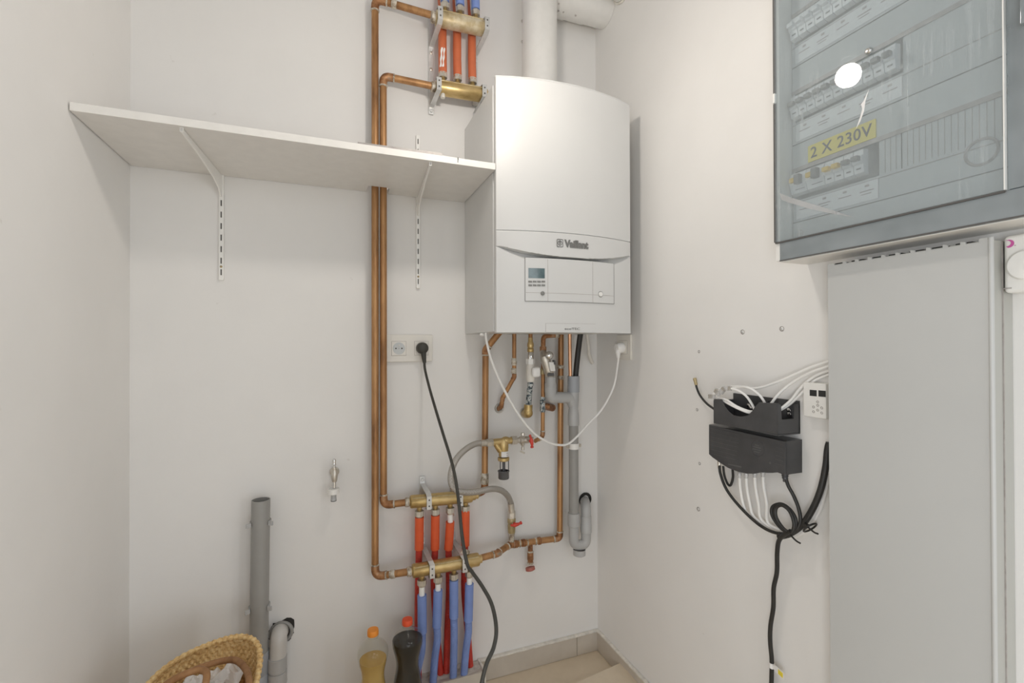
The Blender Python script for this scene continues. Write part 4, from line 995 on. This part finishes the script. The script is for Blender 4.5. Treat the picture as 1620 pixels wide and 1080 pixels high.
build(MB().cyl(oX(1221, 1048, .940), oX(1221.3, 1056, .940), .0058, seg=12), 'tag_band', 'paper', t)
for k, (p0, p1) in enumerate((((1245, 841), (1266, 856)), ((1275, 831), (1294, 841)))):
    a, b2 = oX(*p0, .917), oX(*p1, .912)
    t = thing('cable_tie', ('left' if k == 0 else 'right')+' of two black cable ties on the black and white bundle', 'cable tie', a, 'black cable ties')
    mb = MB().tube(smooth([a, a.lerp(b2, .3)+V(0, 0, -.002), a.lerp(b2, .7)+V(0, 0, -.005), b2+V(0, 0, -.004)], 5), .0018, 8); build(mb, 'tail', 'black', t)
    mb = MB().obox(a, (.004, 0, 0), (0, .0045, 0), (0, 0, .004), .0012); build(mb, 'head', 'black', t)
    build(MB().torus(a+V(.012, 0, -.006), (0, 1, .8), .0145, .002, 22, 6), 'loop', 'black', t)
# coaxial end sticking up at the left
t = thing('coaxial_end', 'loose black coaxial end with metal plug pointing up beside the cradle', 'cable', oX(1104, 620, .93))
P = [(1100.5, 604, .930), (1102.5, 614, .930), (1108, 626, .932), (1118, 638, .936), (1130, 647, .94)]
build(MB().tube(smooth([oX(*q_) for q_ in P], 6), .0030, 10), 'cable', 'black', t)
a, b2 = oX(1101.5, 609, .93), oX(1098.8, 597.5, .93)
build(MB().lathe([(.0035, 0), (.0042, .002), (.0042, .010), (.0048, .011), (.0048, .019), (.003, .020)], a, b2-a, 12), 'plug', 'brass_dull', t)
# white patch cables
W_ = [([(1318, 570, .942), (1290, 578, .94), (1262, 590, .935), (1230, 604, .93), (1196, 614, .925), (1165, 611, .915), (1140, 615, .91), (1128, 624, .90)], 'longest white patch cable, running along the top from duct to cradle corner'),
      ([(1318, 577, .944), (1285, 588, .94), (1255, 604, .935), (1233, 622, .925), (1219, 640, .915), (1212, 655, .91)], 'white patch cable dropping into the right side of the cradle'),
      ([(1318, 584, .947), (1290, 594, .945), (1268, 612, .942), (1252, 632, .935), (1236, 646, .922), (1226, 654, .915)], 'white patch cable nearest the white data socket, dropping into the cradle'),
      ([(1318, 590, .949), (1288, 602, .948), (1268, 622, .944), (1248, 640, .936), (1228, 652, .92)], 'lowest white patch cable behind the others at the data socket'),
      ([(1128, 626, .90), (1143, 616, .895), (1160, 615, .895), (1178, 624, .90), (1190, 640, .91), (1196, 655, .915)], 'white cable loop arching over the cradle cut-out'),
      ([(1132, 630, .90), (1148, 632, .893), (1166, 643, .893), (1184, 650, .90), (1196, 651, .91)], 'upper of two white cables sagging inside the cradle cut-out'),
      ([(1136, 628, .90), (1152, 638, .893), (1170, 647, .893), (1186, 653, .90), (1198, 654, .912)], 'lower of two white cables sagging inside the cradle cut-out'),
      ([(1160, 613, .90), (1180, 612, .895), (1196, 620, .90), (1207, 632, .905), (1214, 648, .912)], 'white cable arching from the plugs to the right of the cradle')]
for pts, lb in W_:
    cable('patch_cable', lb, pts, .0029, 'cable_white', 'white patch cables at the cradle', None)
for k, (x, y, lb) in enumerate(((1126, 627, 'lowest of the clear cable plugs at the cradle corner'), (1135, 620.5, 'second clear cable plug from the cradle corner'), (1143, 617.5, 'third clear cable plug from the cradle corner'), (1152, 614, 'clear cable plug furthest right over the cradle corner'))):
    p = oX(x, y, .893); t = thing('network_plug', lb, 'plug', p, 'clear network plugs')
    dy = V(0, math.cos(k), math.sin(k)*.5).normalized()
    build(MB().obox(p, (.004, 0, 0), dy*.009, dy.cross(V(1, 0, 0))*.0055, .0012), 'body', 'clearplug', t)
    build(MB().obox(p+dy*.005, (.0034, 0, 0), dy*.003, dy.cross(V(1, 0, 0))*.0042), 'contacts', 'brass_dull', t)
# data socket
a, b2 = oX(1270, 604, XR-.02), oX(1312, 664, XR-.02)
y0_, y1_, z1_, z0_ = .655, a.y, a.z, oX(1270, 658, XR-.02).z
t = thing('data_socket', 'white data socket with two black ports beside the grey duct', 'socket', (XR, (y0_+y1_)/2, z0_))
build(MB().box((XR-.020, y0_, z0_), (XR-.0005, y1_, z1_), .003), 'plate', 'plastic_white', t)
for px, py in ((1286.5, 621.5), (1300.5, 622.5)):
    p = oX(px, py, XR-.0203); build(MB().obox(p, (.0006, 0, 0), (0, .0072, 0), (0, 0, .0062)), 'port', 'ink', t)
for px, py in ((1293.5, 635.5), (1287, 643.5), (1300, 645), (1287, 651), (1300, 653), (1293.5, 641), (1293.5, 648.5)):
    p = oX(px, py, XR-.0203); build(MB().torus(p, (1, 0, 0), .0022, .0006, 12, 6), 'pin_hole', 'greystrip', t)

# ------------------------------------------------------------------ grey cable duct
dy0, dy1, dz1, dxf = .382, .6225, 1.3145, .895
t = thing('cable_duct', 'tall light grey plastic cable duct under the fuse box', 'duct', (XR, .5, 0))
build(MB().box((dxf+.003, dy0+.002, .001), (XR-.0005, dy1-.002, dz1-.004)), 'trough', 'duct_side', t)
# front cover with a notched top edge
poly = []
yy = dy0; poly = [V(dxf, dy0, .001), V(dxf, dy1, .001), V(dxf, dy1, dz1-.002)]
k = 0; y = dy1-.012
while y > dy0+.03:
    s_ = .022
    poly += [V(dxf, y, dz1-.002), V(dxf, y-.001, dz1-.0055-k*.0000), V(dxf, y-s_+.006, dz1-.0055), V(dxf, y-s_+.006, dz1-.0005)]; y -= s_
    k += 1
poly += [V(dxf, dy0, dz1-.0005)]
build(MB().prism(poly, (.003, 0, 0)), 'cover', 'duct', t)
build(MB().tube([V(dxf+.0005, dy0+.001, .001), V(dxf+.0005, dy0+.001, dz1-.001)], .0032, 12), 'cover_lip', 'duct', t)
build(MB().box((.925, dy0+.0005, .001), (.927, dy0+.0025, dz1-.004)), 'side_seam', 'greystrip', t)
mb = MB()
for k in range(7): mb.box((dxf+.006, dy0+.025+k*.031, dz1-.0045), (.93, dy0+.045+k*.031, dz1-.0015))
build(mb, 'top_slots', 'ink', t)

# thermostat
t = thing('room_thermostat', 'white room thermostat with round dial and pink crescent at the right edge', 'thermostat', (XR, .345, 1.232))
ty1 = .3808; ty0 = ty1-.088
build(MB().box((.9205, ty0, 1.2325), (XR-.0005, ty1, 1.3165), .006, 3), 'case', 'plastic_white', t)
dc = oX(1619, 419, .919); build(MB().lathe([(.0215, -.0015), (.0215, .004), (.0195, .006), (0, .006)], V(.9205, dc.y-.004, dc.z), (-1, 0, 0), 36), 'dial', 'plastic_white', t)
p = oX(1596, 385.5, .9203); mb = MB(); po = []
for k in range(15): th = math.radians(-100+k*15); po.append(p+V(0, -.0058*math.cos(th), .0058*math.sin(th)))
for k in range(15): th = math.radians(110-k*15); po.append(p+V(0, -.0045*math.cos(th)+.0022, .0042*math.sin(th)+.0008))
mb.prism(po, (-.0004, 0, 0)); build(mb, 'crescent_mark', 'pink', t)
p = oX(1594, 456, .9203); build(MB().obox(p, (.0004, 0, 0), (0, .0045, 0), (0, 0, .0007)), 'print_line', 'greystrip', t)
for px, py in ((1606, 388), (1596, 412), (1603, 434)):
    p = oX(px, py, .9203); build(MB().cyl(p, p+V(-.0005, 0, 0), .0008, seg=8), 'dial_dot', 'greystrip', t)

# ------------------------------------------------------------------ fuse box
XO, XC, XIN = .858, .876, .902
fy1, fy0, fz0, fz1 = .7075, .12, 1.3285, 2.06
t = thing('fuse_box', 'large fuse box with smoked clear door on the right wall', 'fuse box', (XR, .5, fz0))
mb = MB()
mb.box((XC, fy0, fz0), (XR-.0005, fy1, fz0+.008), .002); mb.box((XC, fy0, fz1-.008), (XR-.0005, fy1, fz1), .002)
mb.box((XC, fy1-.006, fz0+.008), (XR-.0005, fy1, fz1-.008)); mb.box((XC, fy0, fz0+.008), (XR-.0005, fy0+.006, fz1-.008))
mb.box((XR-.004, fy0+.006, fz0+.008), (XR-.0005, fy1-.006, fz1-.008))
build(mb, 'housing', 'plastic_white', t)
build(MB().box((XO+.0035, fy1-.010, fz0+.001), (XC, fy1, fz1), .001), 'frame_edge', 'plastic_white', t)
# smoked frame round the door
zd0 = 1.3685; yd0, yd1 = .352, fy1-.002
mb = MB(); mb.box((XO+.002, fy0, fz0+.001), (XC-.001, fy1-.010, zd0-.001), .0008); mb.box((XO+.002, fy0, zd0), (XC-.001, yd0-.002, fz1), .0008)
build(mb, 'smoked_frame', 'smoke_frame', t)
fo = build(MB().box((XO+.001, fy0, fz0-.0002), (XO+.003, fy1-.010, fz0+.0018)), 'bottom_gasket', 'slot', t)
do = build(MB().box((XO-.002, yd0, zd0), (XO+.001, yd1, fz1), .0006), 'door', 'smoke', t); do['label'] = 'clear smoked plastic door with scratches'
build(MB().box((XO-.0022, yd0-.0012, zd0), (XO+.004, yd0+.0004, fz1)), 'door_rib', 'plastic_white', do)
build(MB().box((XO-.001, yd0, zd0-.003), (XO+.006, yd1, zd0-.0005)), 'door_gasket', 'slot', do)
build(MB().box((XO-.0022, yd1-.0015, zd0), (XO+.007, yd1+.0015, 1.655)), 'hinge_strip', 'slot', do)
build(MB().box((XO-.0022, yd1-.0015, 1.677), (XO+.007, yd1+.0015, fz1)), 'hinge_strip', 'slot', do)
build(MB().box((XO-.004, yd1-.003, 1.656), (XO+.007, yd1+.002, 1.676), .001), 'hinge', 'plastic_white', do)
p = oX(1375, 81, XO-.0025); build(MB().lathe([(.0058, 0), (.0058, .002), (.004, .005), (0, .006)], p, (-1, 0, 0), 18), 'bolt', 'chrome', do)
hp2 = oX(1622, 10, XO)
build(MB().box((XO-.010, hp2.y-.03, hp2.z-.026), (XO+.002, hp2.y+.002, hp2.z+.10), .002), 'latch', 'smoke_frame', t)
# pale streaks on the door: a long crack and a diagonal streak
def flatpoly(pp, X): return [oX(x, y, X) for x, y in pp]
build(MB().prism(flatpoly([(1233, 305), (1250, 312), (1280, 321), (1310, 330), (1352, 344), (1312, 337), (1280, 330), (1250, 321), (1236, 316)], XO-.0023), (.0002, 0, 0)), 'door_streak', 'clearplug', do)
build(MB().prism(flatpoly([(1354, 204), (1361, 184), (1364, 172), (1362, 165), (1366, 160), (1375, 140), (1369, 160), (1367, 175), (1361, 192)], XO-.0023), (.0002, 0, 0)), 'door_streak', 'paper', do)
# inner cover plates
pit = .1613; seams = [1.4105, 1.5718, 1.7331, 1.8944, 2.05]
iy1, iy0 = .6995, .362
for k in range(4):
    z0_, z1_ = seams[k]+.0006, seams[k+1]-.0006; wz0, wz1 = seams[k]+.045, seams[k]+.107
    mb = MB()
    mb.box((XIN, iy0, z0_), (XIN+.003, iy1, wz0)); mb.box((XIN, iy0, wz1), (XIN+.003, iy1, z1_))
    mb.box((XIN, iy1-.006, wz0), (XIN+.003, iy1, wz1)); mb.box((XIN, iy0, wz0), (XIN+.003, iy0+.006, wz1))
    cpn = build(mb, 'cover_plate', 'cover', t)
    build(MB().box((XIN-.0012, iy0, wz1-.002), (XIN+.001, iy1, wz1+.006)), 'window_edge', 'greystrip', cpn)
    build(MB().box((XIN-.0012, iy0, wz0-.005), (XIN+.001, iy1, wz0-.004)), 'window_edge', 'greystrip', cpn)
    build(MB().box((XIN-.0005, iy0, z0_-.0008), (XIN+.001, iy1, z0_+.0006)), 'seam', 'slot', cpn)
    # blank filler strips in the window where no breaker sits
    yb_end = (.535, .497, .46, .46)[k]
    mb = MB(); mb.box((XIN+.001, iy0+.006, wz0), (XIN+.003, yb_end, wz1)); y = iy0+.010
    build(mb, 'blank_strip', 'cover', cpn)
    mb = MB()
    while y < yb_end-.004 and k == 0:
        mb.box((XIN+.0004, y, wz0+.002), (XIN+.0012, y+.0008, wz1-.002)); y += .0085
    if k == 0:
        build(mb, 'blank_grooves', 'greystrip', cpn)
        build(MB().box((XIN+.0002, .4995, wz0), (XIN+.0012, .5005, wz1)), 'blank_joint', 'ink', cpn)
    # label strip below the window
    lz1, lz0 = seams[k]+.040, seams[k]+.006
    build(MB().box((XIN-.0010, yb_end, lz0), (XIN, iy1-.008, lz1)), 'label_strip', 'module', cpn)
    n = (4, 5, 6, 6)[k]; sw = (iy1-.008-yb_end)/n; mb = MB()
    for j in range(n):
        yc = iy1-.008-sw*(j+.5)
        mb.box((XIN-.0014, yc-sw*.10, lz1-.009), (XIN-.0009, yc+sw*.08, lz1-.005))
        mb.box((XIN-.0014, yc-sw*.30, lz1-.017), (XIN-.0009, yc+sw*.30, lz1-.0150)); 
        if j % 2: mb.box((XIN-.0014, yc-sw*.2, lz1-.022), (XIN-.0009, yc+sw*.25, lz1-.0205))
    build(mb, 'label_print', 'greystrip', cpn)
    build(MB().box((XIN-.0016, yb_end, lz0), (XIN-.0012, yb_end+.0006, lz1)), 'label_edge', 'greystrip', cpn)
cpl = build(MB().box((XIN, iy0, fz0+.01), (XIN+.003, iy1, seams[0]-.0006)), 'cover_plate', 'cover', t)
build(MB().torus(oX(1553, 240, XIN), (1, 0, 0), .019, .0022, 30, 8), 'knockout_ring', 'greystrip', cpl)
p = oX(1266, 369, XIN); mb = MB().torus(p, (1, 0, 0), .0065, .0006, 20, 6); mb.obox(p, (.0006, 0, 0), (0, .006, 0), (0, 0, .0005)); build(mb, 'plate_screw', 'greystrip', cpl)
# breakers: individual things plugged into the rows
def breaker(y0_, wd, zc, tog, label, grp, halfh=.0205):
    xb = XIN-.016
    b_ = thing('circuit_breaker', label, 'breaker', (XIN, y0_-wd/2, zc), grp)
    poly = [V(XIN+.002, 0, zc-halfh-.003), V(xb+.006, 0, zc-halfh), V(xb+.004, 0, zc-.006), V(xb, 0, zc-.004), V(xb, 0, zc+.009), V(xb+.004, 0, zc+.010), V(xb+.005, 0, zc+halfh), V(XIN+.002, 0, zc+halfh+.002)]
    build(MB().prism([p+V(0, y0_-.0004, 0) for p in poly], (0, -(wd-.0008), 0)), 'body', 'module', b_)
    build(MB().obox(V(xb-.004, y0_-wd/2, zc+.004), (.005, 0, 0), (0, wd*.36, 0), (0, 0, .0042), .0012), 'toggle', tog, b_)
    build(MB().obox(V(xb+.0045, y0_-wd/2, zc-.013), (.0006, 0, 0), (0, wd*.22, 0), (0, 0, .0012)), 'marking', 'greytext', b_)
zc3, zc2, zc1 = 1.488, 1.6465, 1.8085
row3 = [(.0345, 'yellowtog', True), (.036, 'yellowtog', True), (.0172, 'yellowtog', False), (.0172, 'yellowtog', False), (.0172, 'btn', False), (.0172, 'btn', False)]
y = .6955
lbl3 = ['first wide residual breaker from the left, under the yellow label', 'second wide residual breaker, with black lever, under the yellow label', 'third breaker with yellow toggle in the lowest row', 'fourth breaker with yellow toggle in the lowest row', 'fifth breaker with grey toggle in the lowest row', 'last breaker with grey toggle at the right of the lowest row']
for k, (wd, tog, wide) in enumerate(row3):
    if wide:
        xb = XIN-.016; b_ = thing('circuit_breaker', lbl3[k], 'breaker', (XIN, y-wd/2, zc3), 'breakers of the lowest row')
        poly = [V(XIN+.002, 0, zc3-.0235), V(xb+.006, 0, zc3-.0205), V(xb+.002, 0, zc3-.006), V(xb, 0, zc3-.004), V(xb, 0, zc3+.009), V(xb+.005, 0, zc3+.0205), V(XIN+.002, 0, zc3+.022)]
        build(MB().prism([p+V(0, y-.0004, 0) for p in poly], (0, -(wd-.0008), 0)), 'body', 'module', b_)
        build(MB().obox(V(xb-.002, y-wd*.25, zc3+.006), (.003, 0, 0), (0, wd*.17, 0), (0, 0, .0048), .001), 'test_button', tog, b_)
        build(MB().obox(V(xb-.005, y-wd*.66, zc3+.004), (.006, 0, 0), (0, wd*.17, 0), (0, 0, .010), .002), 'lever', 'greytext', b_)
        build(MB().obox(V(xb+.0045, y-wd*.6, zc3-.013), (.0006, 0, 0), (0, wd*.3, 0), (0, 0, .0012)), 'marking', 'greytext', b_)
    else: breaker(y, wd, zc3, tog, lbl3[k], 'breakers of the lowest row')
    y -= wd+.0006
ords = ['first', 'second', 'third', 'fourth', 'fifth', 'sixth', 'seventh', 'eighth', 'ninth', 'tenth', 'eleventh', 'twelfth', 'thirteenth']
for zc, yend, nm in ((zc2, .497, 'middle'), (zc1, .47, 'upper')):
    y = .6955; k = 0
    while y-.0172 > yend:
        breaker(y, .0172, zc, 'btn' if nm == 'middle' else 'module', ords[k]+' grey breaker from the left in the '+nm+' row', 'breakers of the '+nm+' row'); y -= .0177; k += 1
# yellow label
bl, br = oX(1279.6, 257.3, XIN), oX(1386.6, 217, XIN); zt = 1.5575; zb = 1.5245
t2 = thing('voltage_label', 'yellow label reading 2 X 230V above the lowest breaker row', 'label', (XIN, .6, zb))
build(MB().box((XIN-.0022, br.y, zb), (XIN-.0004, bl.y, zt)), 'sticker', 'yellow', t2)
text('lettering', '2 X 230V', .03, 'ink', t2, (XIN-.0026, bl.y-.006, zb+.0065), (0, -1, 0), (0, 0, 1), .0003, .0002, (bl.y-br.y-.012, .0215), None, 1.05)

# ------------------------------------------------------------------ bottles
def bottle(px, py, zc_, R, lab, cap, liq, lz, capm):
    c = oZ(px, py, zc_); b0 = V(c.x, c.y, .001); Hh = zc_-.001; s = Hh/.355
    t = thing('plastic_bottle', lab, 'bottle', b0, 'bottles on the floor')
    prof = [(.0, .012), (.018, .004), (.034, .0), (.044, .004), (.047, .015), (.0475, .06), (.0475, .12), (.0462, .155), (.042, .185), (.0365, .212), (.0350, .228), (.0368, .245), (.0425, .266), (.0465, .282), (.0475, .294), (.0455, .305), (.0390, .3155), (.0290, .3235), (.0165, .330), (.0135, .334), (.0135, .338), (.0165, .339), (.0165, .341), (.0128, .342), (.0128, .354)]
    k = R/.0475
    prof = [(r*(k if h < .325 else 1), h*s) for r, h in prof]
    build(MB().lathe(prof, b0, (0, 0, 1), 40, cap=False), 'bottle', 'pet', t)
    lq = [(r-.0012, h+.001) for r, h in prof if h < lz and r > .002]; lq[0] = (lq[0][0], lq[0][1]); lq.append((lq[-1][0]-.0002, lz))
    build(MB().lathe(lq, b0, (0, 0, 1), 40), 'liquid', liq, t)
    mb = MB().lathe([(.0150, .343*s), (.0155, .344*s), (.0155, .3535*s), (.0145, .3585*s), (0, .3595*s)], b0, (0, 0, 1), 36); build(mb, 'cap', capm, t)
    return t
bottle(590, 997, .355, .0425, 'clear bottle of murky yellow liquid with orange cap', 0, 'yellowliq', .275, 'orangecap')
bottle(644.5, 980.5, .352, .0445, 'clear bottle of dark brown liquid with red cap', 0, 'darkliq', .296, 'redcapb')

# ------------------------------------------------------------------ basket
bc = V(-.262, 1.190, 0); ba, bbb, bz = .112, .155, .425
def rimz(th): return bz+.020*math.cos(th-PI*1.5)**2*0+.010*math.cos(2*(th-.9))
def basket(u, v):
    th = 2*PI*u; nst = 64
    row = v*44; k = .70+.30*v**.8
    wv = .0034*math.sin(th*nst+(PI if int(row) % 2 else 0))*(abs(math.sin(PI*row)))**.5
    cs, sn = math.cos(th), math.sin(th); sq = (abs(cs)**2.6+abs(sn)**2.6)**(-1/2.6)
    return V(bc.x+(ba*k+wv)*cs*sq, bc.y+(bbb*k+wv)*sn*sq, .004+v*(rimz(th)-.004))
t = thing('woven_basket', 'oval woven straw basket with tan handles in front of the standpipe', 'basket', (bc.x, bc.y, .001))
mb = MB().grid(basket, 504, 88, True); build(mb, 'woven_body', 'straw', t, 60)
mb = MB().grid(lambda u, v: V(bc.x+ba*.68*v*math.cos(2*PI*u), bc.y+bbb*.68*v*math.sin(2*PI*u), .006), 40, 4, True); build(mb, 'base', 'straw', t)
pts = []; rr = []
N = 240
for k in range(N):
    th = 2*PI*k/N; cs, sn = math.cos(th), math.sin(th); sq = (abs(cs)**2.6+abs(sn)**2.6)**(-1/2.6)
    pts.append(V(bc.x+ba*cs*sq, bc.y+bbb*sn*sq, rimz(th)+.003)); rr.append(.0062+.0012*math.sin(k*PI*.5))
build(MB().tube(pts, rr, 10, closed=True), 'braided_rim', 'straw', t)
hl = [oD(390, 1105, .97), oD(394, 1078, 1.00), oD(388, 1057, 1.05), oD(372, 1044, 1.09), oD(348, 1046, 1.09), oD(316, 1056, 1.06), oD(285, 1070, 1.02), oD(262, 1084, .99), oD(250, 1100, .97)]
build(MB().tube(smooth(hl, 8), .0070, 12), 'handle', 'leather', t)
hl = [oD(318, 1105, .92), oD(326, 1078, .95), oD(326, 1063, .97), oD(314, 1059, .98), oD(290, 1067, .97), oD(266, 1080, .96), oD(250, 1095, .95)]
build(MB().tube(smooth(hl, 8), .0068, 12), 'handle', 'leather', t)
def crumple(c, sx, sy, ang, seed, h):
    def f(u, v):
        x, y = (u-.5)*sx, (v-.5)*sy
        z_ = h*.6*noise.noise((u*2.3+seed, v*2.3, seed))+h*.35*noise.noise((u*6+seed, v*6, 2.))-.22*(x*x+y*y)/max(sx, sy)
        return V(c.x+x*math.cos(ang)-y*math.sin(ang), c.y+x*math.sin(ang)+y*math.cos(ang), c.z+z_)
    return f
c = oZ(352, 1066, .372); mb = MB().grid(crumple(c, .085, .075, .5, 3.1, .05), 20, 20)
t = build(mb, 'paper_bundle', 'paper', None, 25); tag(t, 'crumpled white paper in the right of the basket', 'paper', 'papers in the basket')
pm = [v.co.copy() for v in t.data.vertices]
c = oZ(318, 1084, .370); mb = MB().grid(crumple(c, .075, .07, .3, 8.4, .05), 18, 18)
tag(build(mb, 'paper_bundle', 'paper', None, 25), 'crumpled white paper in the left of the basket, behind the handle', 'paper', 'papers in the basket')

# ------------------------------------------------------------------ spare tiles on the floor
c0 = oZ(982, 1047.5, .046); 
for k in range(4):
    z0_ = .001+k*.0115; e = .0005*k
    mb = MB(); rot = math.radians(8.5); ux = V(math.cos(rot), math.sin(rot), 0)*-1; uy = V(math.sin(rot), -math.cos(rot), 0)
    cc = V(c0.x-.003, c0.y, 0)+ux*(.15+e)+uy*(.15+e); cc.z = z0_+.0055
    mb.obox(cc, ux*.15, uy*.15, V(0, 0, .0055), .0008)
    tag(build(mb, 'floor_tile', 'tile'), ['lowest loose beige tile of the stack by the right skirting', 'second lowest loose beige tile of the stack by the right skirting', 'second loose beige tile from the top of the stack by the right skirting', 'topmost loose beige tile of the stack by the right skirting'][k], 'tile', 'loose floor tiles in a stack')

# ------------------------------------------------------------------ lamp
bulb = V(.35, .885, 1.914)
t = thing('pendant_lamp', 'bare glowing light bulb hanging on a white flex from the ceiling', 'lamp', (bulb.x, bulb.y, 1.88))
dome = [(.0305*math.sin(math.radians(k)), -.0305*math.cos(math.radians(k))) for k in range(0, 148, 7)]
dome[0] = (0, dome[0][1])
build(MB().lathe(dome, bulb, (0, 0, 1), 32), 'bulb', 'lamp', t)
build(MB().lathe([(.0165, .0245), (.0190, .0250), (.0185, .032), (.0155, .040), (.0140, .046)], bulb, (0, 0, 1), 32), 'bulb_housing', 'plastic_white', t)
build(MB().lathe([(.0135, .044), (.0195, .047), (.0195, .085), (.012, .095), (.004, .10), (0, .10)], bulb, (0, 0, 1), 22), 'lamp_holder', 'plastic_white', t)
build(MB().cyl(bulb+V(0, 0, .095), V(bulb.x, bulb.y, ZC-.02), .0025, seg=8), 'flex', 'cable_white', t)
build(MB().lathe([(.006, 0), (.035, .008), (.04, .022), (0, .022)], V(bulb.x, bulb.y, ZC-.0225), (0, 0, 1), 24), 'ceiling_rose', 'plastic_white', t)

# ------------------------------------------------------------------ light from the open side of the room, with added fills
def area(name, loc, tgt, sx, sy, power, col):
    l = bpy.data.lights.new(name, 'AREA'); l.shape = 'RECTANGLE'; l.size = sx; l.size_y = sy; l.energy = power; l.color = col
    o = bpy.data.objects.new(name, l); C.objects.link(o); o.location = loc
    o.rotation_euler = (Vector(tgt)-Vector(loc)).to_track_quat('-Z', 'Y').to_euler()
area('hall_light', (.45, -1.5, 1.9), (.1, 1.5, .8), .8, .6, 6.5, (.93, .965, 1))
area('fill_light_low', (.2, -1.5, .62), (.2, 1.5, .45), 1.4, 1.0, 9.5, (.95, .97, 1))  # added fill, no real lamp: lifts the lower back wall
area('fill_light_right', (1.75, -1.0, .85), (-.3, 1.3, .55), 1.0, 1.2, 36, (.93, .965, 1))  # added unseen fill aimed across at the left wall
area('fill_light_left', (-1.35, -1.0, .80), (.8, 1.3, .5), 1.0, 1.2, 36, (.93, .965, 1))  # its added counterpart, brightening the right wall
w = bpy.data.worlds.new('daylight'); bpy.context.scene.world = w; w.use_nodes = True
bg = w.node_tree.nodes['Background']; bg.inputs['Color'].default_value = (.90, .95, 1, 1); bg.inputs['Strength'].default_value = .36
sc_ = bpy.context.scene
sc_.view_settings.view_transform = 'Standard'; sc_.view_settings.look = 'None'; sc_.view_settings.gamma = 1; sc_.view_settings.exposure = -.24
sc_.view_settings.use_curve_mapping = False
sc_.cycles.max_bounces = 14; sc_.cycles.diffuse_bounces = 8; sc_.cycles.transparent_max_bounces = 24; sc_.cycles.sample_clamp_indirect = 8
sc_.cycles.caustics_reflective = False; sc_.cycles.caustics_refractive = False
